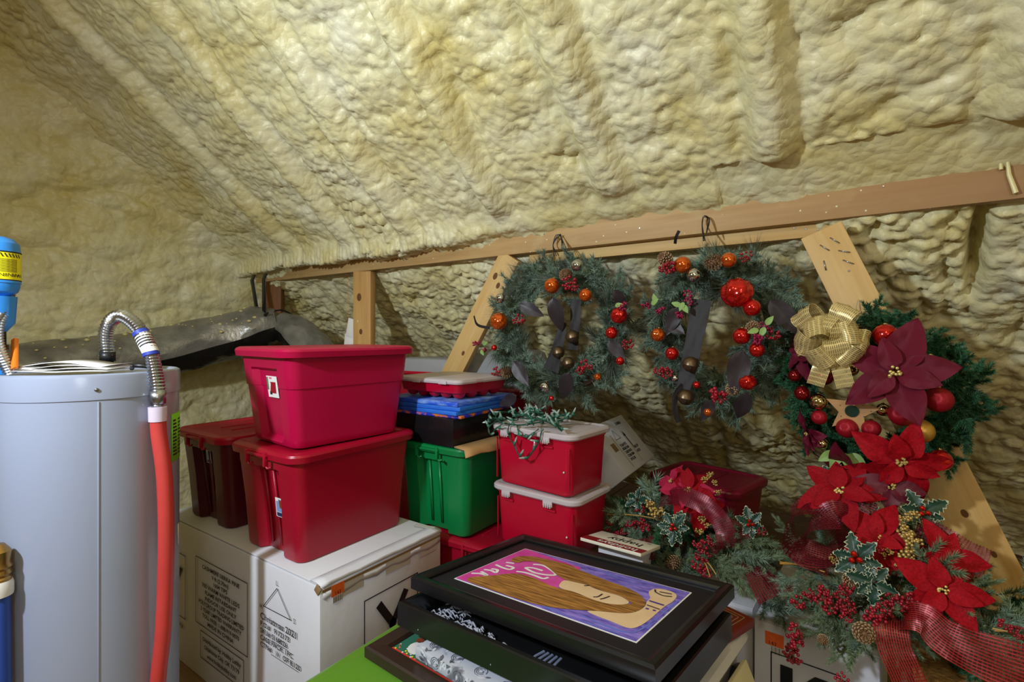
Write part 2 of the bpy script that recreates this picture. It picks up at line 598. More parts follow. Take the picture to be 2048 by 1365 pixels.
def beam_material():
    m = bpy.data.materials.new('purlin_wood')
    m.use_nodes = True
    nt = m.node_tree
    b = nt.nodes['Principled BSDF']
    tc = nt.nodes.new('ShaderNodeTexCoord')
    mp = nt.nodes.new('ShaderNodeMapping')
    mp.inputs['Scale'].default_value = (1, 14, 14)
    nt.links.new(tc.outputs['Object'], mp.inputs['Vector'])
    n = nt.nodes.new('ShaderNodeTexNoise')
    n.inputs['Scale'].default_value = 2
    n.inputs['Detail'].default_value = 6
    nt.links.new(mp.outputs['Vector'], n.inputs['Vector'])
    r = nt.nodes.new('ShaderNodeValToRGB')
    r.color_ramp.elements[0].position, r.color_ramp.elements[0].color = .3, (*srgb('#C6A36C'), 1)
    r.color_ramp.elements[1].position, r.color_ramp.elements[1].color = .7, (*srgb('#B08A54'), 1)
    nt.links.new(n.outputs['Fac'], r.inputs['Fac'])
    # redder brown towards the right end
    sx = nt.nodes.new('ShaderNodeSeparateXYZ')
    nt.links.new(tc.outputs['Object'], sx.inputs[0])
    mr = nt.nodes.new('ShaderNodeMapRange')
    mr.inputs['From Min'].default_value, mr.inputs['From Max'].default_value = 1.0, 2.3
    nt.links.new(sx.outputs['X'], mr.inputs['Value'])
    mx = nt.nodes.new('ShaderNodeMix')
    mx.data_type = 'RGBA'
    mx.inputs['B'].default_value = (*srgb('#98704E'), 1)
    nt.links.new(mr.outputs['Result'], mx.inputs['Factor'])
    nt.links.new(r.outputs['Color'], mx.inputs['A'])
    # overspray: pale near the top edge
    mr2 = nt.nodes.new('ShaderNodeMapRange')
    mr2.inputs['From Min'].default_value, mr2.inputs['From Max'].default_value = 0.05, 0.10
    n3 = nt.nodes.new('ShaderNodeTexNoise')
    n3.inputs['Scale'].default_value = 9
    nt.links.new(tc.outputs['Object'], n3.inputs['Vector'])
    ma = nt.nodes.new('ShaderNodeMath')
    ma.operation = 'MULTIPLY_ADD'
    ma.inputs[1].default_value = 0.05
    nt.links.new(n3.outputs['Fac'], ma.inputs[0])
    nt.links.new(sx.outputs['Z'], ma.inputs[2])
    nt.links.new(ma.outputs[0], mr2.inputs['Value'])
    m2 = nt.nodes.new('ShaderNodeMix')
    m2.data_type = 'RGBA'
    m2.inputs['B'].default_value = (*srgb('#D9CC98'), 1)
    nt.links.new(mr2.outputs['Result'], m2.inputs['Factor'])
    nt.links.new(mx.outputs['Result'], m2.inputs['A'])
    # specks
    vo = nt.nodes.new('ShaderNodeTexVoronoi')
    vo.inputs['Scale'].default_value = 26
    nt.links.new(tc.outputs['Object'], vo.inputs['Vector'])
    lt = nt.nodes.new('ShaderNodeMath')
    lt.operation = 'LESS_THAN'
    lt.inputs[1].default_value = 0.085
    nt.links.new(vo.outputs['Distance'], lt.inputs[0])
    m3 = nt.nodes.new('ShaderNodeMix')
    m3.data_type = 'RGBA'
    m3.inputs['B'].default_value = (*srgb('#E8E0C0'), 1)
    nt.links.new(lt.outputs[0], m3.inputs['Factor'])
    nt.links.new(m2.outputs['Result'], m3.inputs['A'])
    nt.links.new(m3.outputs['Result'], b.inputs['Base Color'])
    b.inputs['Roughness'].default_value = 0.55
    return m


def board(name, p0, p1, w, t, m, label, face=(0, -1, 0), bev=0.003, knots=()):
    """a plank from p0 to p1 (centre line), wide side w facing `face`, thickness t"""
    p0, p1 = Vector(p0), Vector(p1)
    x = (p1 - p0).normalized()
    z = (Vector(face) - x * Vector(face).dot(x)).normalized()
    y = z.cross(x)
    M = Matrix((x, y, z)).transposed()
    L = (p1 - p0).length
    th = thing(name, label, 'timber', (p0 + p1) / 2, M.to_euler())
    MB().box((0, 0, 0), (L, w, t)).build('plank', m, th, bevel=bev)
    for kx, ky, kr in knots:
        MB().lathe([(kr, 0), (kr * .9, 0.0006)], 12).build('knot', M_KNOT, th, loc=(kx * L / 2, ky * w / 2, t / 2 + 0.0002)).scale = (1.5, 1, 1)
    return th


beam = board('purlin_beam', (-4.25, YB + .02, 2.0), (1.25, YB + .02, 2.0), 0.15, 0.042, beam_material(),
             'long horizontal timber purlin under the foam, reddish towards one end')
# nail heads, foam drip and the foam runs on it
for x, z in ((1.58, .02), (2.06, .03), (0.7, -0.02), (0.2, 0.01), (2.45, -.01)):
    MB().lathe([(0.004, 0), (0.003, 0.002)], 8).build('nail', M_STEEL, beam, loc=(x, z, 0.0215))
ledge = board('ledger_strip', (-1.42, YB + .065, 1.905), (-0.075, YB + .065, 1.905), 0.062, 0.038, M_PINE2,
              'shorter pale timber strip nailed below the purlin, over the two hanging pine wreaths')
for x in (0.55, 0.59, 0.63):
    MB().lathe([(0.004, 0), (0.003, 0.002)], 8).build('nail', M_STEEL, ledge, loc=(x, 0.01 - (x - .55) * .2, 0.0195))
drip = MB().tube([(0.39, YB - .012, 2.06), (0.395, YB - .014, 2.0), (0.41, YB - .016, 1.94)], [0.004, 0.006, 0.007], 8).tube(
    [(0.375, YB - .01, 2.06), (0.377, YB - .012, 2.02)], [0.006, 0.005], 6)
tag(drip.build('foam_run', M_DRIP), 'thin run of cured foam dripping down the purlin end', 'foam drip')

post = board('timber_post', (-2.725, YB + .03, 0.0), (-2.725, YB + .03, 1.925), 0.14, 0.055, M_PINE,
             'upright pine post under the purlin behind the topmost crimson bin', face=(0.25, -1, 0), knots=((.82, .3, .018), (.58, 0.1, .013)))
board('brown_post', (-3.86, YB + .05, 0.0), (-3.86, YB + .05, 1.925), 0.16, 0.05, M_OLD,
      'dark brown post standing by the gable behind the black duct', face=(0.5, -1, 0))
board('diagonal_brace', (-1.515, YB + .02, 1.92), (-2.25, YB + .02, 0.77), 0.135, 0.04, M_PINE2,
      'slanted pine brace behind the wreath with orange ornaments', knots=((-.75, .3, .012), (-.8, -.35, .014), (-.1, .2, .01)))
brace = board('diagonal_brace', (-0.105, YB - .035, 1.88), (0.66, YB - .035, 0.02), 0.135, 0.04, M_PINE2,
              'slanted pine brace beside the poinsettia wreath, standing among the floral garland', knots=((.02, 0, .009), (.15, .3, .007)))
for kx, ky, a in ((-.95, .35, .5), (-.94, -.2, .5), (-.90, .5, .9), (-.86, .45, .7), (-.88, -.55, -.2)):
    MB().tube([(-.018, 0, 0), (.018, 0, .003)], 0.0022, 6).build('bent_nail', M_STEEL, brace, loc=(kx, ky * .0675, .0215), rot=(0, 0, a))
for kx, ky in ((-.83, .3), (-.48, .25), (.45, .0), (.62, -.3)):
    MB().lathe([(0.004, 0), (0.003, 0.002)], 8).build('nail', M_STEEL, brace, loc=(kx, ky * .0675, .0205))

# ------------------------------------------------------------------ water heater corner
M_JACKET = mat('heater_jacket', '#9AA2B8', 0.25, coat=0.5, var=0.02, scale=2)
M_BRASS = mat('brass', '#B08D57', 0.3, 1.0)
M_BRONZE = mat('bronze_fitting', '#6E5238', 0.4, 0.9)
M_BLACK = mat('black_plastic', '#17171A', 0.4)
M_WHITE = mat('white_paper', '#E9E7E2', 0.6)
M_INK = mat('black_ink', '#1C1C1E', 0.6)
M_BLUEL = mat('blue_print', '#2B3FA8', 0.5)
M_FLEX = mat('corrugated_steel', '#B9BBC2', 0.25, 1.0)
M_REDHOSE = mat('red_hose', '#C8413C', 0.45, var=0.06, scale=8)
M_TANKBLUE = mat('blue_enamel', '#2F86D6', 0.3, coat=0.4)
M_YEL = mat('yellow_label', '#F2E713', 0.5)
M_ORANGE = mat('orange_handle', '#E07A1C', 0.45)
M_LIME_ST = mat('lime_sticker', '#7FD81E', 0.6)
M_FERRULE = mat('pale_ferrule', '#D8C9DC', 0.4)
M_PIPEBLUE = mat('blue_pipe', '#2E4FA8', 0.4)

HX, HY_, HR, HT = -2.05, 0.57, 0.235, 1.385
heater = thing('water_heater', 'tall pale grey cylindrical water heater with a green sticker', 'water heater', (HX, HY_, 0))
MB().lathe([(HR, 0.0), (HR, HT - 0.075)], 96, cap=False).build('jacket', M_JACKET, heater)
MB().lathe([(HR - .003, HT - .078), (HR + .003, HT - .075), (HR + .003, HT - .012), (HR + .001, HT - .004), (HR - .006, HT), (HR - .012, HT - .001),
            (HR - .018, HT - .008), (0.001, HT - .006)], 96, cap=False).build('top_cover', M_JACKET, heater)


def hang(px_dx, px_dy):
    return math.atan2(px_dy, px_dx)


TOCAM = math.atan2(-HY_, -HX)          # heater-to-camera bearing
# vertical seam, cover screw, stickers (bearing offsets from the camera direction)
a = TOCAM + R(3)
MB().box((HR, 0, (HT - .08) / 2), (0.006, 0.004, HT - .08)).build('seam', M_JACKET, heater, rot=(0, 0, a), bevel=.0015)
MB().lathe([(0.006, 0), (0.005, 0.004), (.001, .005)], 10).build('screw', M_STEEL, heater, loc=((HR + .003) * math.cos(a - .02), (HR + .003) * math.sin(a - .02), HT - .045),
                                                      rot=(0, R(90), a))


def wrap(parent, name, m, a0, a1, z0, z1, off, r=HR, n=8):
    g = [[((r + off) * math.cos(a0 + (a1 - a0) * j / n), (r + off) * math.sin(a0 + (a1 - a0) * j / n), z) for j in range(n + 1)] for z in (z0, z1)]
    return MB().grid(g).build(name, m, parent, solid=0.0006)


st = wrap(heater, 'green_sticker', M_LIME_ST, TOCAM + R(58), TOCAM + R(84), 1.075, 1.235, .001)
st['label'] = 'bright green sticker with columns of small black print'
for c in range(2):
    for k in range(11):
        z = 1.215 - k * 0.0115
        a0 = TOCAM + R(60 + 10.5 * c)
        wrap(heater, 'printed_line', M_INK, a0, a0 + R(5 + 3.5 * ((k * 37 + c * 11) % 7) / 7), z - .005, z, .0022, n=3).parent = st
wrap(heater, 'rating_label', M_WHITE, TOCAM + R(70), TOCAM + R(75), .78, .85, .001)

# corrugated connector looping over to a red hose
FIT = (-1.998, 0.593, HT)
conn = thing('hose_connector', 'shiny corrugated steel connector looping from the heater top to a hanging red hose', 'water pipe', FIT)


def bez(pts, n=40):
    """smooth curve through the points (Catmull-Rom)"""
    P = [Vector(p) for p in pts]
    P = [P[0] * 2 - P[1]] + P + [P[-1] * 2 - P[-2]]
    out = []
    segs = len(P) - 3
    for s in range(segs):
        p0, p1, p2, p3 = P[s:s + 4]
        k = max(2, n // segs)
        for i in range(k):
            t = i / k
            out.append(0.5 * ((2 * p1) + (-p0 + p2) * t + (2 * p0 - 5 * p1 + 4 * p2 - p3) * t * t + (-p0 + 3 * p1 - 3 * p2 + p3) * t ** 3))
    out.append(P[-2])
    return out


def corrugated(path, r, pitch, n=14):
    P = bez(path, 200)
    L = [0]
    for i in range(1, len(P)):
        L.append(L[-1] + (P[i] - P[i - 1]).length)
    cnt = int(L[-1] / pitch) * 4
    pts, rad, j = [], [], 0
    for k in range(cnt + 1):
        s = L[-1] * k / cnt
        while j < len(L) - 2 and L[j + 1] < s:
            j += 1
        t = (s - L[j]) / max(1e-9, L[j + 1] - L[j])
        pts.append(P[j].lerp(P[j + 1], t))
        rad.append(r * (1 + 0.09 * math.sin(k * PI / 2)))
    return MB().tube(pts, rad, n)


LOOP = [Vector(p) - Vector(FIT) for p in ((-1.998, .593, 1.43), (-2.002, .590, 1.50), (-1.988, .599, 1.545), (-1.946, .616, 1.561), (-1.894, .640, 1.524), (-1.849, .658, 1.452), (-1.815, .664, 1.358),
                                     (-1.805, .664, 1.304))]
MB().tube([(0, 0, 0), (0, 0, .04)], .018, 6).tube([(0, 0, .030), (0, 0, .06)], .024, 6).build('nut', M_BLACK, conn)
corrugated(LOOP, .0198, .0095).build('corrugated_pipe', M_FLEX, conn)
lb = MB().tube(bez([LOOP[4] + Vector((.014, .006, -.02)), LOOP[4].lerp(LOOP[5], .6), LOOP[5] + Vector((.006, .002, -.012))], 10), .0225, 14, cap=False).build('paper_label', M_WHITE, conn)
MB().tube([LOOP[4] + Vector((.010, .004, -.014)), LOOP[4] + Vector((.016, .007, -.024))], .0232, 14).build('blue_band', M_BLUEL, lb)
MB().tube([LOOP[5] + Vector((.004, .001, -.008)), LOOP[5] + Vector((.007, .002, -.018))], .0232, 14).build('blue_band', M_BLUEL, lb)
for k in range(5):
    MB().tube([LOOP[4].lerp(LOOP[5], .35 + .11 * k), LOOP[4].lerp(LOOP[5], .40 + .11 * k)], .0228, 14).build('bar', M_INK, lb)
e = LOOP[-1]
MB().tube([e + Vector((0, 0, .02)), e + Vector((0.001, -.001, -.02))], .024, 6).tube([e + Vector((.001, -.001, -.02)), e + Vector((.001, -.001, -.034))], .017, 8).build('hex_nut', M_STEEL, conn)
MB().tube([e + Vector((.001, -.001, -.03)), e + Vector((.001, -.001, -.075))], [.0255, .0245], 16).build('ferrule', M_FERRULE, conn)
b0 = e + Vector((.001, -.001, -.06))
MB().tube(bez([b0, b0 + Vector((.002, .003, -.06)), b0 + Vector((.017, .012, -.19)), b0 + Vector((.022, .015, -.39)), b0 + Vector((.015, .010, -.66)), b0 + Vector((.0, .0, -.84)), b0 + Vector((-.012, -.004, -1.05)),
               b0 + Vector((-.02, -.006, -1.225))], 36), .0218, 16).build('red_hose', M_REDHOSE, conn)

# booklet on top
bk = thing('instruction_booklet', 'open white instruction booklet lying on the water heater top', 'booklet', (-2.045, 0.555, HT - .001), (0, 0, R(34.5)))
for k in range(4):
    g = []
    for i in range(13):
        u = -0.125 + .285 * i / 12
        z = .003 + .005 * k + .014 * abs(math.sin(u * 13 + k * .5)) * (0.3 + .25 * k)
        g.append([(u, -.125 + .004 * k, z), (u, -.02, z + .004)])
    MB().grid(g).build('page', M_WHITE, bk, solid=.0012)
for k in range(9):
    MB().box((-.105 + .012 * k, -.05, .0295), (.006, .04, .0005)).build('printed_line', mat('grey_ink', '#77777A', .7), bk)
# cable with foil on the heater
cb = MB().tube(bez([(-2.0, .66, HT + .002), (-1.97, .655, HT + .012), (-1.945, .68, HT + .010), (-1.965, .705, HT + .003)], 14), .007, 8)
tag(cb.build('black_cable', M_BLACK), 'short black cable curled on the heater top', 'cable')

# expansion tank, valve and flexible line at the frame edge
tkx, tky = -2.125, 0.362
tank = thing('expansion_tank', 'blue expansion tank with a yellow warning label above the heater', 'tank', (tkx, tky, HT))
MB().lathe([(.02, .225), (.03, .23), (.046, .245), (.0505, .26), (.0505, .268), (.053, .270), (.053, .276), (.052, .278), (.052, .37), (.049, .39), (.038, .403), (.02, .410), (.001, .411)], 32
           ).build('shell', M_TANKBLUE, tank)
yl = MB().lathe([(.0526, .280), (.0526, .362)], 32, cap=False).build('yellow_label', M_YEL, tank)
MB().lathe([(.0530, .360), (.0530, .364)], 32, cap=False).build('label_border', M_INK, yl)
MB().lathe([(.0530, .277), (.0530, .280)], 32, cap=False).build('label_border', M_INK, yl)
TC2 = math.atan2(-tky, -tkx)
for k in range(11):
    z = .340 - k * .0036
    g = [[(.0530 * math.cos(q), .0530 * math.sin(q), zz) for q in [TC2 + R(-60 + 14 * j) for j in range(9)]] for zz in (z, z - .0012)]
    MB().grid(g).build('printed_line', M_INK, yl, solid=.0004)
for k in range(14):
    q = TC2 + R(-70 + 10 * k)
    MB().box((.0530, 0, .352), (.0006, .0028, .012), (0.5, 0, 0)).build('hazard_stripe', M_INK, yl, rot=(0, 0, q))
word = 'WARNING'
for k, chh in enumerate(reversed(word)):
    q = TC2 + R(-2 + 11 * k)
    rot = Matrix.Rotation(q, 3, 'Z') @ Matrix.Rotation(R(90), 3, 'Y') @ Matrix.Rotation(R(-90), 3, 'Z')
    text_part(yl, chh, .014, (.0534 * math.cos(q), .0534 * math.sin(q), .298), (rot).to_euler(), M_INK, align_x='CENTER', sx=1.3)
MB().tube([(0, 0, .12), (0, 0, .15), (0, 0, .23)], [.018, .04, .045], 16).build('neck', M_TANKBLUE, tank)
MB().tube([(0, 0, .0), (0, 0, .08)], .021, 14).tube([(0, 0, .0), (0, 0, .014)], .026, 8).tube([(0, 0, .07), (0, 0, .085)], .025, 8).build('pipe_nipple', M_BRONZE, tank)
MB().tube([(0, 0, .085), (0, 0, .13)], .022, 6).build('valve_nut', M_BLACK, tank)
MB().lathe([(.034, -.004), (.032, .012), (.026, .016)], 20).build('blue_collar', M_TANKBLUE, tank)
hd = MB().box((.0, 0, 0), (.018, .012, .10)).build('orange_handle', M_ORANGE, tank, loc=(.043, .030, .058), rot=(R(-14), R(-24), R(20)), bevel=.003)
ln = thing('flexible_line', 'ribbed silver water line curving past the blue tank', 'water pipe', (-2.075, .355, HT))
corrugated([(-.02, .03, .0), (-.002, .0, .08), (-.01, .0, .15), (-.05, .03, .22), (-.06, .02, .30)], .0165, .0085).build('corrugated_pipe', M_FLEX, ln)
# blue supply pipe standing beside the heater
sp = thing('supply_pipe', 'blue pipe with brass and white fittings beside the heater base', 'water pipe', (-1.912, 0.336, 0))
MB().tube([(0, 0, 0.0), (-.010, -.006, .80)], .024, 18).build('blue_pipe', M_PIPEBLUE, sp)
MB().lathe([(.030, 0), (.031, .01), (.031, .03), (.028, .04)], 20, (-.010, -.006, .79)).build('white_collar', M_WHITE, sp)
MB().lathe([(.026, 0), (.028, .006), (.024, .012), (.028, .02), (.024, .03), (.029, .038), (.024, .05), (.026, .08), (.012, .1)], 20, (-.010, -.006, .83)).build('brass_fitting', M_BRASS, sp)

# insulated flexible duct slung from the purlin
def duct_material():
    m = mat('duct_film', '#9C9A90', 0.3, 0.35, col2='#6E6C66', scale=7, bump=0.5, bscale=26)
    return m


M_DUCT = duct_material()
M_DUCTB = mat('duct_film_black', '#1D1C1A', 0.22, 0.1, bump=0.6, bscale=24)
duct = thing('flexible_duct', 'grey and black foil insulated duct slung behind the heater', 'duct', (-3.63, YB - .10, 1.585))
dp = [(-3.98, .15, 1.26), (-3.94, .65, 1.275), (-3.9, 1.1, 1.32), (-3.84, 1.55, 1.405), (-3.70, 1.92, 1.52), (-3.56, 2.10, 1.585)]
dp = [Vector(p) - Vector((-3.63, YB - .10, 1.585)) for p in dp]
pts = bez(dp, 60)
rng = random.Random(3)


def duct_tube(pts, rads, seed):
    P = pts
    n = 28
    rings = []
    nrm = Vector((0, 0, 1))
    for i, p in enumerate(P):
        t = (P[min(i + 1, len(P) - 1)] - P[max(i - 1, 0)]).normalized()
        nrm = (Vector((0, 0, 1)) - t * t.z).normalized()
        b = t.cross(nrm)
        rg = []
        for k in range(n):
            q = 2 * PI * k / n
            w = 1 + .035 * math.sin(q * 5 + i * .35 + seed) + .025 * math.sin(q * 9 - i * .6)
            rg.append(p + (nrm * math.cos(q) + b * math.sin(q)) * rads[i] * w)
        rings.append(rg)
    mb = MB()
    mb.loft(rings, True, True)
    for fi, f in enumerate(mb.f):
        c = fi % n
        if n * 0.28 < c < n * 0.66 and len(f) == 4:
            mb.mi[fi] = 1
    return mb


rads = [.168 - .068 * max(0, (i / len(pts) - .8) / .2) ** 2 for i in range(len(pts))]
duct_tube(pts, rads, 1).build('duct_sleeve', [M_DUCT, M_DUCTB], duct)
dp2 = [Vector(p) - Vector((-3.63, YB - .10, 1.585)) for p in ((-3.56, 2.10, 1.585), (-3.44, 2.16, 1.51), (-3.26, 2.2, 1.38), (-3.08, 2.2, 1.22), (-2.98, 2.2, 1.05))]
pts2 = bez(dp2, 40)
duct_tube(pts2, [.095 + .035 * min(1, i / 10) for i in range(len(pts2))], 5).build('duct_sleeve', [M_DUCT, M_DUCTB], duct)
strap = MB()
for x0, x1 in ((-.06, .0), (.10, .075)):
    strap.grid([[(x0 - .024, -.10, .36), (x0 + .024, -.10, .36)], [(x0 - .024, -.115, .32), (x0 + .024, -.115, .32)], [(x1 - .022, -.10, .03), (x1 + .022, -.10, .03)]])
strap.build('hanging_strap', M_BLACK, duct, solid=.003)
cl = MB().tube([Vector((.085 + .1 * math.cos(q) * .25, .02 + .1 * math.cos(q), .0 + .1 * math.sin(q))) for q in [2 * PI * k / 20 for k in range(21)]], .006, 6)
cl.tube([(.09, -.10, .05), (.13, -.12, .06), (.17, -.12, .075)], [.008, .012, .004], 6).build('cable_tie', M_BLACK, duct)
fl = MB()
for k in range(70):
    i = rng.randrange(4, len(pts) - 6)
    t = (pts[i + 1] - pts[i]).normalized()
    up = (Vector((0, 0, 1)) - t * t.z).normalized()
    b = t.cross(up)
    q = R(rng.uniform(-15, 75))
    s = rng.choice((.005, .006, .008, .014))
    fl.sphere(pts[i] + (up * math.cos(q) + b * math.sin(q)) * (rads[i] * 1.0) + t * rng.uniform(-.03, .03), s, 7, 5, sc=(1.3, 1, .7))
f = fl.build('foam_fleck', mat('foam_fleck', '#D8C98C', .6), duct)
f['kind'] = 'stuff'

# two white cards beside the post
for k, (z, dx) in enumerate(((1.545, 0), (1.44, -.03))):
    t = MB().box((0, 0, 0), (.085, .003, .125)).build('card', M_WHITE, bevel=.001, loc=(-2.80 + dx, YB - .012, z), rot=(0, R(12 - 6 * k), R(10)))
    tag(t, ('upper' if k == 0 else 'lower') + ' white card tacked to the pine post', 'card', 'white cards on the post')

# ------------------------------------------------------------------ cardboard boxes
M_CARD = mat('white_cardboard', '#D4D4D9', 0.7, var=0.05, scale=3, bump=0.15, bscale=16)
M_CARDIN = mat('brown_cardboard', '#8B6F4C', 0.8)
M_KRAFT = mat('kraft_cardboard', '#B58C5B', 0.75, var=0.08, scale=5)
M_TAPE = mat('clear_tape', '#C9C5BC', 0.18, spec=0.7)
M_STICK = mat('orange_sticker', '#E8672A', 0.55, var=.1, scale=60)


def line_part(parent, pts, w, rot, loc, m=M_INK, name='printed_line'):
    """thin polyline of width w drawn on a face's own XY plane"""
    mb = MB()
    for (x0, y0), (x1, y1) in zip(pts[:-1], pts[1:]):
        d = Vector((x1 - x0, y1 - y0))
        if d.length < 1e-6:
            continue
        d.normalize()
        n = Vector((-d.y, d.x)) * w / 2
        e = d * w / 2
        mb.add([(x0 - e.x - n.x, y0 - e.y - n.y, 0), (x1 + e.x - n.x, y1 + e.y - n.y, 0), (x1 + e.x + n.x, y1 + e.y + n.y, 0), (x0 - e.x + n.x, y0 - e.y + n.y, 0)], [(0, 1, 2, 3)])
    return mb.build(name, m, parent, smooth=None, loc=loc, rot=rot)


def carton(name, label, loc, size, rot=(0, 0, 0), gap=True, sag=0.0):
    """closed carton: four walls, two top flaps with a gap, clear tape"""
    t = thing(name, label, 'box', loc, rot)
    w, l, h = size
    b = MB()
    nx = 8
    b.loft([[(x * w / 2 * s, y * l / 2 * s, z) for x, y in ((-1, -1), (1, -1), (1, 1), (-1, 1))] for z, s in ((0, .995), (h * .5, 1.0), (h - .004, .997))], True, True)
    b.build('body', M_CARD, t, bevel=.004)
    for s in (-1, 1):
        MB().box((0, s * l / 4, h - .001), (w * .995, l / 2 - .004, .005)).build('top_flap', M_CARD, t, bevel=.0015)
    MB().box((0, 0, h + .0022), (w * .9, .05, .0006)).build('tape', M_TAPE, t)
    return t


FRONT = (R(90), 0, 0)                 # a face looking along -Y
SIDE = (R(90), 0, R(90))              # a face looking along +X

bw, bl, bh = 1.22, 0.60, 0.65
big = thing('tree_carton', 'large white tree carton printed Christmas 2021 under the red bins', 'box', (-1.5 - bw / 2, 1.03 + bl / 2, 0))
b = MB().loft([[(x * bw / 2, y * bl / 2, z) for x, y in ((-1, -1), (1, -1), (1, 1), (-1, 1))] for z in (0, bh * .5, bh - .012)], True, True)
b.build('body', M_CARD, big, bevel=.005)
# top: flaps meet along the long edge on the side; the outer flap is slightly lifted
MB().box((-.01, 0, bh - .005), (bw - .02, bl - .004, .006)).build('top_flap', M_CARD, big, bevel=.002)
g = []
for i in range(16):
    y = -bl / 2 + bl * i / 15
    w = .0015 * math.sin(i * 1.1) + .001 * math.sin(i * 2.7)
    g.append([(bw / 2 - .055, y, bh + .000), (bw / 2 - .02, y, bh + .001 + w), (bw / 2 + .002, y, bh - .004 + w), (bw / 2 + .006, y, bh - .012 + w)])
MB().grid(g).build('lifted_flap', M_CARD, big, solid=.003)
g = []
for i in range(16):
    y = -bl / 2 + .01 + (bl - .02) * i / 15
    w = .004 * math.sin(i * 1.7 + 1)
    g.append([(bw / 2 + .0035, y, bh - .03 + w), (bw / 2 + .005, y, bh - .058 + w * 1.5)])
MB().grid(g).build('torn_edge', M_CARD, big, solid=.003)
MB().box((bw / 2 + .004, 0, bh - .027), (.004, bl * .97, .008)).build('open_gap', M_CARDIN, big)
MB().box((bw / 2 - .01, -bl / 2 - .001, bh - .02), (.028, .006, .03), (0, R(35), 0)).build('crushed_corner', M_CARDIN, big, bevel=.003)
for i, (y, s) in enumerate(((-.17, .1), (.05, .13), (.22, .1))):
    MB().box((bw / 2 + .0055, y, bh - .05), (.0008, s, .055)).build('tape', M_TAPE, big)
MB().box((bw / 2 - .07, bl / 2 - .03, bh + .003), (.10, .03, .0008), (0, 0, .2)).build('tape', M_TAPE, big)


def F(x, z):                           # point on the printed front of the big carton; x from its right edge
    return (bw / 2 - x, -bl / 2 - .0012, z)


def frame_rect(t, x0, x1, z0, z1, rot, base, m=M_INK, w=.0035):
    return line_part(t, [(x0, z0), (x1, z0), (x1, z1), (x0, z1), (x0, z0)], w, rot, base, m, 'printed_frame')


base = (bw / 2, -bl / 2 - .0062, 0)
frame_rect(big, -.89, -.458, .24, .528, FRONT, base)
frame_rect(big, -.846, -.487, .10, .216, FRONT, base)
frame_rect(big, -1.2, -.992, .215, .50, FRONT, base)
rows = ['CASHMERE SIERRA PINE', '9 ft (2.70m)', '1604 TIPS', '700 WARM WHITE LEDS', 'FLAME RETARDANT', 'INDOOR USE ONLY', 'POLYGROUP TRADING LIMITED', '3 YEAR LIMITED WARRANTY',
        'TOLL FREE: 1-888-919-0070', 'MADE IN CHINA']
for k, s in enumerate(rows):
    text_part(big, s, .0235, (bw / 2 - .675, base[1], .490 - .0262 * k), FRONT, M_INK, align_x='CENTER', sx=1.12 if len(s) > 20 else 1.25, bold=.0005)
for k, s in enumerate(['Distributed by: Hobby Lobby', 'Oklahoma City, OK 73179', 'www.hobbylobby.com']):
    text_part(big, s, .0245, (bw / 2 - .667, base[1], .178 - .031 * k), FRONT, M_INK, align_x='CENTER', sx=1.1, bold=.0005)
text_part(big, 'ITEM#', .028, (bw / 2 - 1.06, base[1], .165), FRONT, M_INK, align_x='CENTER', sx=1.2)
text_part(big, 'Y', .22, (bw / 2 - 1.10, base[1], .28), FRONT, M_INK, align_x='CENTER', bold=.006)
line_part(big, [(-.342, .476), (-.251, .568), (-.164, .480), (-.342, .476)], .0032, FRONT, base)
text_part(big, 'L', .026, (bw / 2 - .258, base[1], .578), FRONT, M_INK)
text_part(big, 'H', .026, (bw / 2 - .368, base[1], .462), FRONT, M_INK)
text_part(big, 'S', .026, (bw / 2 - .148, base[1], .474), FRONT, M_INK)
for k, (s, z, q) in enumerate((('Christmas 2021', .424, .034), ('P.O.#   9172173', .397, .026), ('SKU# 5168026', .371, .026), ('CASE PACK: 1PC', .345, .026), ('CTN#         OF 8,120', .319, .026))):
    text_part(big, s, q, (bw / 2 - .365, base[1], z), FRONT, M_INK, sx=1.12, bold=.0003)
line_part(big, [(-.285, .365), (-.185, .365)], .002, FRONT, base)
line_part(big, [(-.29, .312), (-.12, .312)], .002, FRONT, base)
line_part(big, [(-.26, .336), (-.255, .318), (-.249, .336), (-.244, .320), (-.239, .334), (-.235, .318)], .0018, FRONT, base, M_INK, 'handwriting')
# side: letter Y in a square, price sticker and barcode
sb = (bw / 2 + .0062, 0, 0)
frame_rect(big, -.117, .154, .23, .515, SIDE, sb, w=.0045)
line_part(big, [(-.042, .462), (.02, .370), (.082, .462)], .030, SIDE, sb, M_INK, 'printed_letter')
line_part(big, [(.02, .370), (.02, .275)], .030, SIDE, sb, M_INK, 'printed_letter')
stk = MB().box((bw / 2 + .0108, -bl / 2 + .064, bh - .038), (.0008, .052, .040)).build('price_sticker', M_STICK, big)
text_part(stk, '143', .018, (bw / 2 + .0116, -bl / 2 + .05, bh - .055), SIDE, M_INK)
bc = MB().box((bw / 2 + .0104, -bl / 2 + .064, bh - .070), (.0006, .04, .022)).build('barcode', M_WHITE, big)
for k in range(12):
    MB().box((bw / 2 + .0110, -bl / 2 + .047 + .0032 * k, bh - .070), (.0004, .001 + .001 * (k % 3 == 0), .020)).build('bar', M_INK, bc)

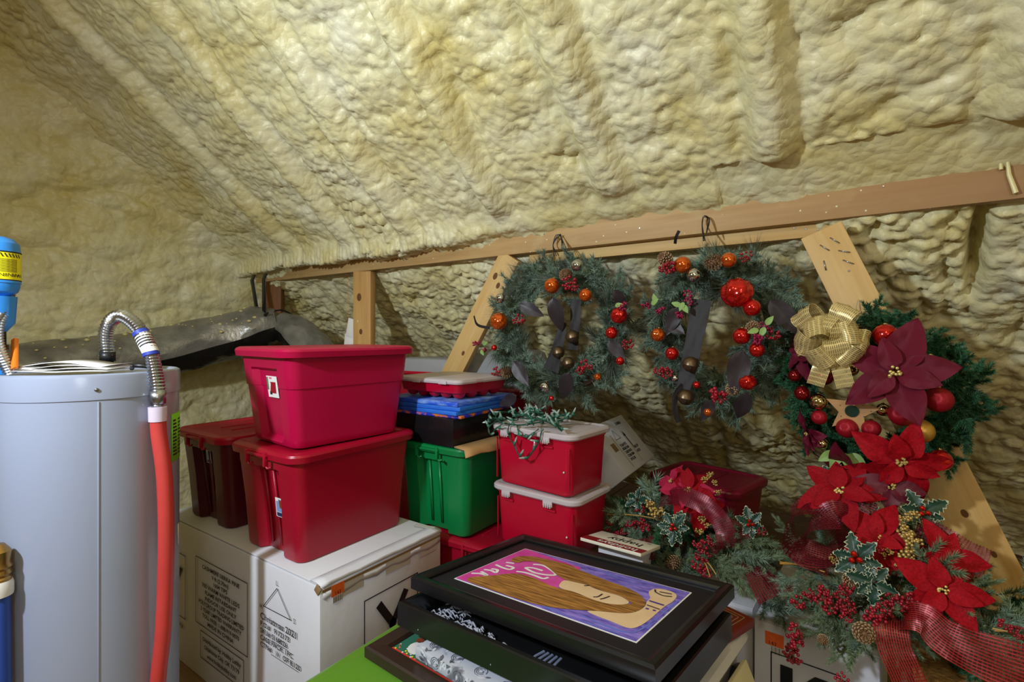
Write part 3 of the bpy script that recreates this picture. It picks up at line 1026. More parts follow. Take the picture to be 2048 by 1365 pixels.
# K carton and its neighbours at the lower right
kw, kl, kh = .36, .62, .50
kb = carton('tree_carton', 'white carton marked with a boxed letter K below the berry garland', (-.275 + kw / 2, 1.93 + kl / 2, 0), (kw, kl, kh), (0, 0, R(-4)))
kbase = (0, -kl / 2 - .0012, 0)
frame_rect(kb, -.125, .075, .14, .40, FRONT, kbase, w=.004)
text_part(kb, 'K', .26, (-.025, kbase[1] - .0002, .185), FRONT, M_INK, align_x='CENTER', bold=.006)
stk = MB().box((-.115, -kl / 2 - .0008, kh - .055), (.058, .0008, .045)).build('price_sticker', M_STICK, kb)
text_part(stk, '143', .018, (-.135, -kl / 2 - .0016, kh - .075), FRONT, M_INK)
bc = MB().box((-.108, -kl / 2 - .0006, kh - .092), (.036, .0006, .026)).build('barcode', M_WHITE, kb)
for k in range(9):
    MB().box((-.123 + .0038 * k, -kl / 2 - .0011, kh - .092), (.0012 + .001 * (k % 3 == 0), .0004, .025)).build('bar', M_INK, bc)
text_part(kb, '11', .03, (.125, kbase[1], .30), FRONT, M_INK)
carton('plain_carton', 'plain white carton between the K carton and the white bin', (-.45, 2.02 + .2, 0), (.30, .4, .49), (0, 0, R(-3)))
carton('low_carton', 'white carton under the big floral garland beside the slanted brace', (.33, 1.90, 0), (.40, .36, .40), (0, 0, R(3)))

# tilted white carton behind the small red totes
tc_ = thing('tilted_carton', 'tilted white carton with arrow and triangle print leaning behind the small red totes', 'box', (-1.15, 2.49, .80), (0, R(48), R(3)))
tw, tl, th_ = .29, .46, .40
MB().box((0, 0, 0), (tw, tl, th_)).build('body', M_CARD, tc_, bevel=.006)
TOP, RS = (0, 0, R(90)), (R(90), 0, R(90))
tz = th_ / 2 + .0012
MB().box((-.0, -.145, tz - .001), (.045, .05, .002)).build('hand_hole', M_CARDIN, tc_)
line_part(tc_, [(-.07, .03), (-.035, .085), (.0, .03), (-.07, .03)], .0025, TOP, (0, 0, tz))
line_part(tc_, [(.07, -.03), (.07, .03)], .011, TOP, (0, 0, tz), M_INK, 'printed_arrow')
MB().add([(-.016, 0, 0), (.016, 0, 0), (0, .03, 0)], [(0, 1, 2)]).build('printed_arrow', M_INK, tc_, None, loc=(-.03, .07, tz), rot=(0, 0, R(90)))
text_part(tc_, '5168026', .022, (-.10, .06, tz), TOP, M_INK, bold=.0008)
for k, s in enumerate(('P.O.# 9172', 'SKU# 5168', 'CASE PACK', 'CTN# 3060', 'OF 8,120')):
    text_part(tc_, s, .019, (.012 + .021 * k, -.075, tz), TOP, M_INK, bold=.0008)
for k, s in enumerate(('THIS UP', '1-8133')):
    text_part(tc_, s, .021, (.052 + .025 * k, .06, tz), TOP, M_INK, bold=.0008)
sx_ = tw / 2 + .0012
for k, s in enumerate(('PRE LIT PORCH TREE', '4.5 ft', '260 Tips', '140 Lights', 'Indoor Use', 'Made in China')):
    text_part(tc_, s, .021, (sx_, -.05, .09 - .03 * k), RS, M_INK, bold=.0008)
text_part(tc_, '29.98', .085, (sx_, -.21, -.03), RS, M_INK, sx=.62, bold=.001)
for y in (-.10, .05):
    MB().box((0.03, y, th_ / 2 + .0006), (.19, .02, .0006)).build('tape', M_TAPE, tc_)

# ------------------------------------------------------------------ plastic bins
M_CRIM = mat('crimson_plastic', '#B20840', 0.33, spec=0.45, bump=0.05, bscale=120)
M_RED = mat('red_plastic', '#A00A28', 0.33, spec=0.45, bump=0.05, bscale=120)
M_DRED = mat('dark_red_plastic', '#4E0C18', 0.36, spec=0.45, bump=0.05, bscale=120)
M_GREEN = mat('green_plastic', '#0C7A3F', 0.32, spec=0.45, bump=0.05, bscale=120)
M_LIME = mat('lime_plastic', '#5C8C2A', 0.3, spec=0.45)
M_WINE = mat('wine_plastic', '#85102E', 0.35, spec=0.45)
M_TREDB = mat('tote_red', '#B80A2C', 0.3, spec=0.5)
M_FROST = mat('frosted_plastic', '#D2C9CC', 0.35, alpha=0.8, spec=0.4)
M_FROST2 = mat('frosted_plastic_grey', '#AEB0B2', 0.4, alpha=0.75, spec=0.4)
M_WPLAST = mat('white_plastic', '#DAD8D4', 0.35)
M_PHOTO1 = mat('print_brown', '#8A3B22', 0.5)
M_PHOTO2 = mat('print_blue', '#7F9CC9', 0.5)
M_NAVY = mat('print_navy', '#22305F', 0.5)


def product_label(parent, loc, rot, w, h, kind):
    l = MB().box((0, 0, 0), (w, .0008, h)).build('product_label', M_WHITE, parent, loc=loc, rot=rot)
    y = -.0009
    if kind == 'picture':
        MB().add([(-.02 * w / .07, y, -.6 * h / 2), (.3 * w, y, -.6 * h / 2), (.34 * w, y, .35 * h / 2), (-.12 * w, y, .35 * h / 2)], [(0, 1, 2, 3)]).build('printed_bin', M_RED, l, None)
        MB().box((.1 * w, y, .4 * h / 2), (.5 * w, .0004, .06 * h)).build('printed_bin_lid', M_RED, l)
        MB().box((-.42 * w, y, .15 * h), (.14 * w, .0004, .6 * h)).build('printed_block', mat('print_green', '#5B7F58', .6), l)
        MB().box((-.1 * w, y, .41 * h), (.25 * w, .0004, .09 * h)).build('printed_logo', mat('print_pink', '#E9788A', .6), l)
        MB().box((-.2 * w, y, -.3 * h), (.2 * w, .0004, .14 * h)).build('printed_block', M_INK, l)
    else:
        MB().box((.03 * w, y, .1 * h), (.86 * w, .0004, .66 * h)).build('printed_block', M_PHOTO2, l)
        MB().add([(.0, y - .0003, .0), (.4 * w, y - .0003, -.05 * h), (.44 * w, y - .0003, .4 * h), (-.05 * w, y - .0003, .4 * h)], [(0, 1, 2, 3)]).build('printed_bin', M_PHOTO1, l, None)
        MB().box((.03 * w, y, -.36 * h), (.86 * w, .0004, .2 * h)).build('printed_band', M_NAVY, l)
        MB().box((-.28 * w, y - .0003, .38 * h), (.3 * w, .0004, .1 * h)).build('printed_logo', M_WHITE, l)
    return l


def storage_bin(name, label, loc, rz, W, L, H, m, style='latch', taper=.86, group=None, lid_m=None, lab=None, cat='bin', lid=True, lidrot=0):
    """plastic tote: W across the short end (x), L long (y), H to the rim; its short end with the handle looks along -Y"""
    t = thing(name, label, cat, loc, (0, 0, R(rz)), group)
    b = MB()
    rings = []
    if style == 'latch':          # channel down the whole short end
        prof = [(0.0, taper, .030), (.012, taper + .02, .030), (H * .5, (taper + 1) / 2, .028), (H * .84, .985, .024), (H * .85, .99, .0), (H, 1.0, 0)]
        rw = .46
    elif style == 'step':         # stepped band near the top, deep handle recess
        prof = [(0.0, taper, .0), (.012, taper + .025, .0), (.03, taper + .03, .026), (H * .62, .93, .024), (H * .625, .945, .024), (H * .80, .97, .026), (H * .83, .972, .0), (H, 1.0, 0)]
        rw = .52
    else:                         # smooth small tote
        prof = [(0.0, taper, 0), (.01, taper + .02, 0), (H * .5, (taper + 1) / 2, 0), (H, 1.0, 0)]
        rw = .5
    rc = .046 if style != 'smooth' else .035
    for z, s, d in prof:
        rings.append(ring(rrect(W * s, L * s if style != 'x' else L, rc * s, 6, 3, d, rw), z))
    b.loft(rings, True, False)
    # inner skin so that the wall has thickness
    k_ = .034 if style != 'smooth' else .006
    b.loft([ring(rrect(W * .985, L * .985, rc * .97, 6, 3, 0, rw), H), ring(rrect(W * .96, L * .96 - 2 * k_, rc * .97, 6, 3, 0, rw), H * .86), ring(rrect(W * taper * .96, L * taper * .96 - 2 * k_, rc * .8, 6, 3, 0, rw), .02)], False, True)
    body = b.build('body', m, t)
    lm = lid_m or m
    if lid:
        e = .022
        lb = MB()
        prof = [(H - .018, .0), (H + .004, .004), (H + .012, .0), (H + .018, -.012), (H + .018, -.035), (H + .012, -.045), (H + .012, -.06)]
        lb.loft([ring(rrect(W + 2 * (e + o), L + 2 * (e + o), rc + e + o * .8, 6, 3, 0, rw), z) for z, o in prof], False, True)
        lb.loft([ring(rrect(W + 2 * (e - .004), L + 2 * (e - .004), rc + e, 6, 3, 0, rw), z) for z in (H - .017, H + .002)], False, True)
        ld = lb.build('lid', lm, t)
        if style == 'latch':
            for s in (-1, 1):
                MB().box((s * W * .12, 0, H + .013), (.008, L * .62, .005)).build('lid_rib', lm, ld, bevel=.002)
            for s in (-1, 1):
                q = MB()
                y = s * (L / 2 + e + .006)
                q.box((0, y, H - .004), (W * .34, .014, .010))
                for k in (-1, 1):
                    q.box((k * W * .15, y, H - .018), (.012, .016, .05))
                    q.tube([(k * W * .15, y, H - .04), (k * W * .15 + .008, y - s * .004, H - .05), (k * W * .15 + .022, y - s * .01, H - .044)], .005, 6)
                q.build('latch_handle', lm, t, bevel=.002)
        if style == 'step':
            MB().loft([ring(rrect(W * .8, L * .82, .05, 6, 3), H + .012), ring(rrect(W * .78, L * .8, .05, 6, 3), H + .017)], False, True).build('lid_panel', lm, ld)
    if style == 'latch':
        for k in (-1, 1):
            MB().add([(k * .03 - .006, -L * taper / 2 + .022, .03), (k * .03 + .006, -L * taper / 2 + .022, .03), (k * .03 + .006, -L * .985 / 2 + .018, H * .82), (k * .03 - .006, -L * .985 / 2 + .018, H * .82)],
                     [(0, 1, 2, 3)]).build('channel_rib', m, body, solid=.008)
    if lab:
        lx, lz, lw, lh, kind = lab
        s = taper + (1 - taper) * lz / H
        y = -L * s / 2 + (.024 if style != 'smooth' else 0)
        product_label(body, (lx, y - .009, lz), (math.atan2(L * (1 - taper) / 2, H), 0, 0), lw, lh, kind)
    return t


storage_bin('storage_bin', 'bright red lidded bin with clip handles on the carton, under the crimson bin', (-1.872, 1.325, .652), 0, .43, .57, .40, M_RED, 'latch', .87, lab=(.055, .185, .055, .075, 'photo'))
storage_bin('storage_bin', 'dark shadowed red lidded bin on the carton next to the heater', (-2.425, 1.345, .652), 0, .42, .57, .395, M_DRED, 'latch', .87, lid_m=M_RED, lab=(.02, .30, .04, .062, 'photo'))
storage_bin('storage_bin', 'crimson bin on top of the pile with a stepped rim and picture label', (-1.872, 1.325, 1.072), -5, .43, .56, .362, M_CRIM, 'step', .82, lab=(.02, .225, .085, .085, 'picture'))

# bins under and behind
storage_bin('storage_bin', 'red lidded bin under the green bin, only its lid showing', (-1.33, 1.955, 0), 2, .60, .50, .575, M_RED, 'latch', .9)
gb = storage_bin('storage_bin', 'green plastic bin under the black carton', (-1.605, 1.88, .601), 0, .42, .40, .385, M_GREEN, 'latch', .88, lid=True)
storage_bin('storage_bin', 'tall red bin carrying the frosted cake carrier on a red base', (-2.30, 2.45, 0), 0, .46, .30, 1.225, M_RED, 'smooth', .97)
storage_bin('storage_bin', 'tall red bin carrying the large frosted container behind the wreath', (-1.74, 2.47, 0), 0, .50, .30, 1.18, M_RED, 'smooth', .97)
storage_bin('storage_bin', 'wine red lidded bin at the back under the low foam slope', (-.64, 2.74, .37), -14, .44, .36, .38, M_WINE, 'latch', .84, lid_m=M_WINE)
MB_sup = carton('support_carton', 'white carton under the wine red bin at the back', (-.66, 2.76, 0), (.5, .40, .365), (0, 0, R(-12)))


# the pair of small totes with frosted lids
def small_tote(label, loc, rz):
    W, L, H = .405, .285, .235
    t = thing('small_tote', label, 'tote', loc, (0, 0, R(rz)), 'small red totes with frosted lids')
    b = MB()
    b.loft([ring(rrect(W * s, L * s, .03, 5, 3), z) for z, s in ((0, .90), (.008, .925), (H * .5, .955), (H - .02, .985), (H - .018, 1.005), (H, 1.01))], True, False)
    b.loft([ring(rrect(W * .99, L * .99, .028, 5, 3), H), ring(rrect(W * .88, L * .88, .025, 5, 3), .012)], False, True)
    b.build('body', M_TREDB, t)
    for k in (-1, 1):
        MB().box((k * W * .47, -L * .482, H * .45), (.004, .008, H * .75)).build('corner_rib', M_TREDB, t, bevel=.0015)
    l = MB()
    l.loft([ring(rrect(W + 2 * o, L + 2 * o, .035 + o, 6, 3), z) for z, o in ((H - .008, .014), (H - .002, .020), (H + .010, .020), (H + .016, .014), (H + .018, .0), (H + .012, -.012), (H + .012, -.03), (H + .017, -.04), (H + .018, -.07))], False, True)
    ld = l.build('lid', M_FROST, t)
    for x in (-.125, .09):
        q = MB().box((x, -L / 2 - .022, H - .012), (.045, .006, .022))
        for j in range(4):
            q.box((x - .015 + .01 * j, -L / 2 - .026, H - .02), (.005, .006, .016))
        q.build('latch', M_FROST, ld, bevel=.0015)
        MB().box((x, -L / 2 * .995 - .003, H - .045), (.05, .006, .008)).build('latch_catch', M_TREDB, t, bevel=.001)
    MB().sphere((.165, -L * .489, H * .42), .004, 8, 6).build('pin', M_WPLAST, t)
    return t


small_tote('small red tote with frosted lid holding the tangled lights, upper of two', (-1.10, 1.90, .856), -6)
small_tote('small red tote with frosted lid behind the framed drawing, lower of two', (-1.095, 1.90, .600), -4)

# black carton with a torn brown flap, canvases, ornament tray
bc_ = thing('black_carton', 'glossy black carton with a torn brown flap on the green bin', 'box', (-1.675, 1.895, 1.005), (0, 0, R(-2)))
M_GBLACK = mat('gloss_black_card', '#141416', 0.25, spec=0.5, bump=0.25, bscale=30)
MB().loft([[(x * .24 * s, y * .24 * s, z) for x, y in ((-1, -1), (1, -1), (1, 1), (-1, 1))] for z, s in ((0, .985), (.06, 1.0), (.125, .995))], True, True).build('body', M_GBLACK, bc_, bevel=.004)
MB().grid([[(.242, -.235 + .42 * i / 8, .005), (.31, -.245 + .42 * i / 8, .002), (.345 + .006 * math.sin(i * 2.1), -.275 + .42 * i / 8, -.020 + .004 * math.sin(i * 1.3))] for i in range(9)]).build(
    'torn_flap', M_KRAFT, bc_, solid=.005)
M_BLUEC = mat('blue_canvas', '#1747C4', 0.45, col2='#2C7BE0', scale=5, stretch=(1, 1, 6), bump=.15, bscale=90)
M_BLUEC2 = mat('blue_canvas_streaked', '#1D55D8', 0.45, col2='#9CC4F0', scale=9, stretch=(1, 1, 3), fac=(.45, .75))
M_MULTI = mat('painted_canvas', '#2230B4', 0.5, col2='#D6741C', scale=14, fac=(.48, .56))
z = 1.131
for k, (h, m, rz, lbl) in enumerate(((.012, M_MULTI, 3, 'thin multicoloured painted canvas at the bottom of the canvas pile'), (.018, M_BLUEC, -1, 'lowest of three blue painted canvases on the black carton'),
                                     (.018, M_BLUEC, 2, 'middle one of three blue painted canvases on the black carton'),
                                     (.019, M_BLUEC2, 0, 'topmost blue painted canvas with pale streaks under the ornament tray'))):
    cv = thing('painted_canvas', lbl, 'canvas', (-1.66, 1.88, z), (0, 0, R(rz)), 'canvases stacked on the black carton')
    MB().box((0, 0, h / 2), (.46, .44, h)).build('canvas', m, cv, bevel=.002)
    MB().box((0, 0, .002), (.42, .40, .003)).build('stretcher', M_PINE, cv)
    z += h + .0015

tr = thing('ornament_tray', 'red egg-cup ornament tray with a frosted lid on the blue canvases', 'tray', (-1.65, 1.885, z), (0, 0, R(-2)))
b = MB()
b.loft([ring(rrect(.40 * s, .36 * s, .03, 5, 3), zz) for zz, s in ((.03, .95), (.04, .97), (.07, 1.0), (.072, 1.02), (.078, 1.02))], True, True)
b.build('tray', M_TREDB, tr)
cup = MB().sphere((0, 0, 0), .033, 12, 8).mesh('cup', M_TREDB)
for i in range(5):
    for j in range(4):
        put('cup', cup, tr, (-.152 + .076 * i, -.124 + .083 * j, .033))
l = MB().loft([ring(rrect(.405 + 2 * o, .365 + 2 * o, .035, 6, 3), zz) for zz, o in ((.074, .012), (.082, .014), (.092, .010), (.096, -.002), (.097, -.03))], False, True).build('lid', M_FROST, tr)
for x in (-.05, .12):
    MB().box((x, -.2, .08), (.05, .006, .016)).build('latch', M_FROST, l, bevel=.002)
MB().box((.212, -.05, .08), (.006, .05, .016)).build('latch', M_TREDB, tr, bevel=.002)

# clear cake carriers behind
for k, (x, y, zb, w, l_, h, m2, lbl) in enumerate(((-2.30, 2.45, 1.2445, .48, .30, .085, M_FROST2, 'frosted cake carrier on a red base behind the ornament tray'),
                                             (-1.74, 2.47, 1.1995, .48, .32, .19, M_FROST2, 'large frosted domed container behind the pine wreath'))):
    t = thing('cake_carrier', lbl, 'container', (x, y, zb), (0, 0, R(4)))
    MB().loft([ring(rrect(w * s, l_ * s, .05, 6, 3), zz) for zz, s in ((0, .96), (.004, 1.0), (.016, 1.02), (.02, 1.0))], True, True).build('base', M_TREDB if k == 0 else M_FROST2, t)
    MB().loft([ring(rrect(w * s, l_ * s, .07, 6, 3), zz) for zz, s in ((.0205, .99), (.03, .985), (.02 + h * .7, .95), (.02 + h * .92, .9), (.02 + h, .78))], False, True).build('dome', m2, t)
    for s in (-1, 1):
        MB().box((s * w * .52, 0, .025), (.012, .06, .04)).build('clip', M_TREDB if k == 0 else M_FROST2, t, bevel=.004)

# lime bin in front
lm = storage_bin('storage_bin', 'lime green lidded bin in the foreground under the stacked frames', (-.965, .90, 0), 0, .45, .62, .56, M_LIME, 'step', .86)
# white bin with a black handle, right of the frames
wb = thing('white_bin', 'white plastic bin with a black handle right of the framed drawing', 'bin', (-.50, 1.49, 0), (0, 0, R(-7)))
b = MB()
b.loft([ring(rrect(.36 * s, .50 * s, .06, 6, 3), zz) for zz, s in ((0, .88), (.015, .9), (.52, .99), (.53, 1.02), (.56, 1.02))], True, True)
b.build('body', M_WPLAST, wb)
MB().loft([ring(rrect(.37 + 2 * o, .51 + 2 * o, .07, 6, 3), zz) for zz, o in ((.55, .012), (.565, .018), (.59, .010), (.60, -.012), (.595, -.03), (.598, -.06))], False, True).build('lid', M_WPLAST, wb)
HP = ((.04, .33), (.065, .49), (.11, .53), (.17, .51), (.20, .33))
MB().loft([[(.186, y, z0) for y, z0 in HP], [(.214, y, z0) for y, z0 in HP]]).build('handle', M_BLACK, wb, bevel=.006)

# ------------------------------------------------------------------ frames piled on the lime bin
M_FBLACK = mat('black_frame', '#131314', 0.28, spec=0.5, coat=0.3)
M_MATB = mat('black_mount', '#1E1C20', 0.45)
M_DWOOD = mat('dark_wood_frame', '#33251D', 0.4, var=.15, scale=3, stretch=(1, 8, 8))
M_GLASS = mat('picture_glass', '#060708', 0.03, alpha=0.12, spec=0.6)
M_BACK = mat('frame_backing', '#5B4A3A', 0.8)


def moulding(parent, w, h, prof, m, name='frame_rail'):
    """four mitred rails; prof = list of (inset from the outer edge, z)"""
    for k in range(4):
        mb = MB()
        W, H = (w, h) if k % 2 == 0 else (h, w)
        rings = []
        for s in (-1, 1):
            rings.append([(s * (W / 2 - i), -(H / 2 - i), z) for i, z in prof])
        mb.loft(rings, True, True)
        mb.build(name, m, parent, rot=(0, 0, PI / 2 * k), smooth=None)


FW, FH = .772, .543
fr = thing('framed_drawing', 'framed coloured-pencil drawing of a long-haired woman, topmost of the frame pile', 'picture', (-.695, 1.305, .770), (-.070, -.062, -.085))
moulding(fr, FW, FH, [(0, -.028), (0, .004), (.006, .010), (.018, .009), (.03, .004), (.034, .000), (.034, -.004), (.03, -.028)], M_FBLACK)
MB().box((0, 0, -.018), (FW - .05, FH - .05, .004)).build('backing', M_BACK, fr)
MB().box((0, 0, -.008), (FW - .055, FH - .055, .002)).build('mount', M_MATB, fr)
PWX, PWY = .295, .172
MB().box((0, 0, -.0066), (2 * PWX + .008, 2 * PWY + .008, .0008)).build('mount_bevel', M_WHITE, fr)
M_PURP = mat('pencil_purple', '#5546A6', .6, col2='#9C86E0', scale=16, stretch=(1, 3.5, 1), fac=(.35, .65))
M_PURP2 = mat('pencil_blue', '#5A7FD0', .6, col2='#7C63C8', scale=10, stretch=(1, 3, 1))
M_PINK = mat('pencil_pink', '#C8308F', .6, col2='#D95AAE', scale=9)
M_HAIR = mat('pencil_brown', '#4E2C14', .6, col2='#C98F42', scale=12, stretch=(.8, 11, 1), fac=(.32, .70))
M_SKIN = mat('pencil_skin', '#DDB98C', .6, col2='#E6C9A2', scale=9)
M_PDK = mat('pencil_dark', '#3A2A2A', .6)
M_PVIO = mat('pencil_violet', '#4B2F8C', .6)
dr = MB().box((0, 0, -.0058), (2 * PWX, 2 * PWY, .0006)).build('drawing', M_PURP, fr)


def sheet(poly, lev, m, name):
    z = -.0054 + .00035 * lev
    poly = [(max(-PWX, min(PWX, x)), max(-PWY, min(PWY, y))) for x, y in poly]
    if len(poly) < 3:
        return
    MB().add([(x, y, z) for x, y in poly], [tuple(range(len(poly)))]).build(name, m, dr, None)


def smooth_poly(p, it=2):
    for _ in range(it):
        q = []
        for i in range(len(p)):
            a, b = p[i], p[(i + 1) % len(p)]
            q += [(a[0] * .75 + b[0] * .25, a[1] * .75 + b[1] * .25), (a[0] * .25 + b[0] * .75, a[1] * .25 + b[1] * .75)]
        p = q
    return p


def strokes(ls, w, lev, m, name):
    z = -.0054 + .00035 * lev
    for l in ls:
        P = [p.to_2d() for p in bez([(x, y, 0) for x, y in l], 8 * len(l))]
        mb = MB()
        L, Rr = [], []
        for i, p in enumerate(P):
            t = (P[min(i + 1, len(P) - 1)] - P[max(i - 1, 0)])
            t = t.normalized() if t.length > 1e-7 else Vector((1, 0))
            n = Vector((-t.y, t.x)) * w / 2
            L.append((p.x + n.x, p.y + n.y, z))
            Rr.append((p.x - n.x, p.y - n.y, z))
        mb.grid([L, Rr]).build(name, m, dr, None)


pink = [(-0.295,-0.172),(-0.295,0.172),(-0.042,0.139),(-0.026,0.026),(-0.011,-0.039),(-0.06,-0.151),(-0.248,-0.175)]
hair1 = [(-0.264,0.047),(-0.268,0.09),(-0.231,0.124),(-0.159,0.131),(-0.076,0.136),(-0.053,0.119),(-0.009,0.114),(0.064,0.097),(0.141,0.088),(0.191,0.069),(0.226,0.035),(0.235,0.007),(0.227,-0.021),(0.199,0.002),(0.16,0.024),(0.128,0.024),(0.083,0.021),(0.039,0.033),(0.005,0.027),(-0.03,0.023),(-0.063,0.034),(-0.124,0.073),(-0.175,0.091),(-0.222,0.072),(-0.222,0.045),(-0.241,0.038)]
hair2 = [(-0.264,-0.159),(-0.261,-0.133),(-0.221,-0.094),(-0.197,-0.051),(-0.162,-0.023),(-0.105,-0.023),(-0.038,-0.041),(-0.008,-0.04),(0.042,-0.032),(0.098,-0.044),(0.143,-0.044),(0.179,-0.029),(0.201,-0.002),(0.209,0.022),(0.236,0.008),(0.233,-0.033),(0.216,-0.061),(0.183,-0.079),(0.15,-0.095),(0.112,-0.121),(0.102,-0.126),(0.061,-0.148),(0.003,-0.167),(-0.095,-0.173),(-0.177,-0.174),(-0.244,-0.172)]
face = [(-0.011,-0.039),(-0.027,-0.004),(-0.03,0.023),(0.005,0.027),(0.039,0.033),(0.083,0.021),(0.128,0.024),(0.16,0.024),(0.199,0.002),(0.179,-0.029),(0.143,-0.044),(0.098,-0.044),(0.042,-0.032)]
arm = [(0.123,-0.114),(0.15,-0.095),(0.183,-0.079),(0.216,-0.061),(0.233,-0.033),(0.236,0.008),(0.225,0.041),(0.226,0.053),(0.223,0.07),(0.208,0.089),(0.201,0.109),(0.208,0.138),(0.248,0.147),(0.276,0.131),(0.281,0.092),(0.279,0.066),(0.275,0.04),(0.275,0.007),(0.276,-0.062),(0.27,-0.111),(0.255,-0.131),(0.207,-0.123),(0.164,-0.121)]
white = [[(-0.18,0.065),(-0.15,0.077),(-0.113,0.065),(-0.074,0.041),(-0.088,0.022),(-0.13,0.011),(-0.169,0.02),(-0.179,0.028),(-0.16,0.039),(-0.123,0.04)],[(-0.184,-0.017),(-0.159,-0.008),(-0.123,-0.007),(-0.086,-0.011),(-0.077,0.007)],[(-0.273,-0.014),(-0.239,-0.02),(-0.211,-0.018),(-0.212,0.002),(-0.243,0.002)],[(-0.283,-0.117),(-0.26,-0.102),(-0.235,-0.098),(-0.27,-0.087)],[(-0.274,-0.069),(-0.249,-0.062),(-0.228,-0.065),(-0.239,-0.045),(-0.26,-0.05)],[(-0.26,0.023),(-0.233,0.032)]]
dark = [[(0.122,-0.031),(0.128,-0.017),(0.133,0.003)],[(0.1,-0.03),(0.109,-0.02),(0.11,0.003)],[(0.04,0.02),(0.048,0.027),(0.049,0.034)],[(0.212,0.125),(0.221,0.109),(0.246,0.1),(0.268,0.109)],[(0.228,0.118),(0.261,0.125)],[(0.236,0.017),(0.273,0.013)]]
purp = [[(0.23,0.045),(0.272,0.043)],[(0.242,-0.004),(0.25,-0.003)],[(0.261,-0.002),(0.268,-0.0)]]
sheet(pink, 1, M_PINK, 'pink_shirt')
sheet(smooth_poly(arm), 2, M_SKIN, 'drawn_arm')
sheet(smooth_poly(face), 3, M_SKIN, 'drawn_face')
strokes(white, .010, 3.5, M_WHITE, 'drawn_letter')
sheet(smooth_poly(hair2), 4, M_HAIR, 'drawn_hair')
sheet(smooth_poly(hair1), 5, M_HAIR, 'drawn_hair')
strokes(dark, .0045, 6, M_PDK, 'drawn_line')
strokes(purp, .007, 6, M_PVIO, 'drawn_bracelet')
strokes([[(-.02, .155), (.1, .15), (.2, .16), (.28, .165)], [(.05, .14), (.15, .13), (.19, .14)], [(.12, -.14), (.2, -.15), (.27, -.14), (.288, -.05)], [(.02, -.16), (.12, -.165), (.25, -.165)],
         [(.29, -.1), (.287, .0), (.29, .1)]], .006, 1.5, M_PURP2, 'drawn_swirl')

# deep black shadow-box frame under it
sx = thing('shadow_box_frame', 'deep black shadow-box frame holding a feathered dark photograph, under the drawing', 'picture', (-.685, 1.235, .694), (-.066, -.060, -.085))
SW, SH = .77, .53
moulding(sx, SW, SH, [(0, -.027), (0, .036), (.004, .039), (.016, .039), (.02, .036), (.021, -.027)], M_FBLACK)
MB().box((0, 0, -.023), (SW - .04, SH - .04, .006)).build('backing', mat('black_velvet', '#0B0C0F', .7), sx)
gl = MB().box((0, 0, .033), (SW - .04, SH - .04, .002)).build('glass', M_GLASS, sx)
M_FEATH = mat('feather_white', '#E6E8F6', .7)
rg = random.Random(11)
for k in range(240):
    u = rg.random()
    v = rg.random()
    x = -.355 + .34 * u
    y = -.245 + .17 * v * (1 - u * .7)
    a = rg.uniform(-1.2, .4)
    ln_ = rg.uniform(.015, .04)
    MB().tube([(x, y, -.015), (x + ln_ * .5 * math.cos(a), y + ln_ * .5 * math.sin(a), -.008), (x + ln_ * math.cos(a), y + ln_ * math.sin(a) * .8, -.013)], [.0026, .003, .0006], 3).build('feather', M_FEATH, sx)
M_HANDP = mat('photo_hand', '#A9B0D0', .6)
hp = MB().box((.06, -.105, -.0225), (.06, .05, .0012)).build('photo_print', M_HANDP, sx, bevel=.0004)
for k in range(5):
    MB().tube([(.035 + .013 * k, -.125, -.0215), (.03 + .015 * k, -.155 - .008 * (2 - abs(k - 2)), -.0215), (.03 + .016 * k, -.18 - .010 * (2 - abs(k - 2)), -.0215)], [.0055, .005, .0035], 6).build('photo_finger', M_HANDP, hp)
MB().box((.05, -.225, -.0225), (.62, .045, .0008)).build('photo_band', mat('photo_grey', '#6C6F80', .6, col2='#3A3C48', scale=40), sx)

# floral covered box, dark frame with a snowman print, red album, cream sign
M_FLORAL = mat('floral_paper', '#B9BCC6', .55, col2='#74767F', scale=16, fac=(.5, .58))
fb = thing('floral_box', 'silver grey floral patterned flat box under the shadow-box frame', 'box', (-.665, 1.125, .6145), (R(-1), R(0), R(-5)))
MB().box((0, 0, .017), (.62, .36, .032)).build('body', M_FLORAL, fb, bevel=.004)
fm = MB()
rg = random.Random(5)
M_FLD = mat('floral_print_dark', '#6B6D78', .6)
M_FLL = mat('floral_print_pale', '#D6D8E0', .6)
lfm = MB().add([(0, -.012, 0), (.005, -.003, 0), (.0045, .005, 0), (0, .013, 0), (-.0045, .005, 0), (-.005, -.003, 0)], [(0, 1, 2, 3, 4, 5)]).mesh('printed_leaf', M_FLD)
lfm2 = lfm.copy()
lfm2.materials.clear()
lfm2.materials.append(M_FLL)
for k in range(70):
    put('printed_leaf', rg.choice((lfm, lfm2)), fb, (rg.uniform(-.29, .29), -.1806, rg.uniform(.006, .032)), (R(90), rg.uniform(0, 6), 0), rg.uniform(.5, 1))
for k in range(60):
    put('printed_leaf', rg.choice((lfm, lfm2)), fb, (rg.uniform(-.29, .29), rg.uniform(-.175, -.10), .0336), (0, 0, rg.uniform(0, 6)), rg.uniform(.6, 1.1))
for k in range(14):
    ro = MB()
    for q, rr_ in enumerate((.017, .012, .007)):
        ro.tube([(rr_ * math.cos(t * .62 + q), rr_ * math.sin(t * .62 + q), 0) for t in range(9)], .0009, 3)
    if k % 2:
        ro.build('printed_rose', M_FLD, fb, loc=(-.27 + .042 * k, -.1806, .019), rot=(R(90), 0, 0))
    else:
        ro.build('printed_rose', M_FLD, fb, loc=(-.27 + .042 * k, -.14, .0338))

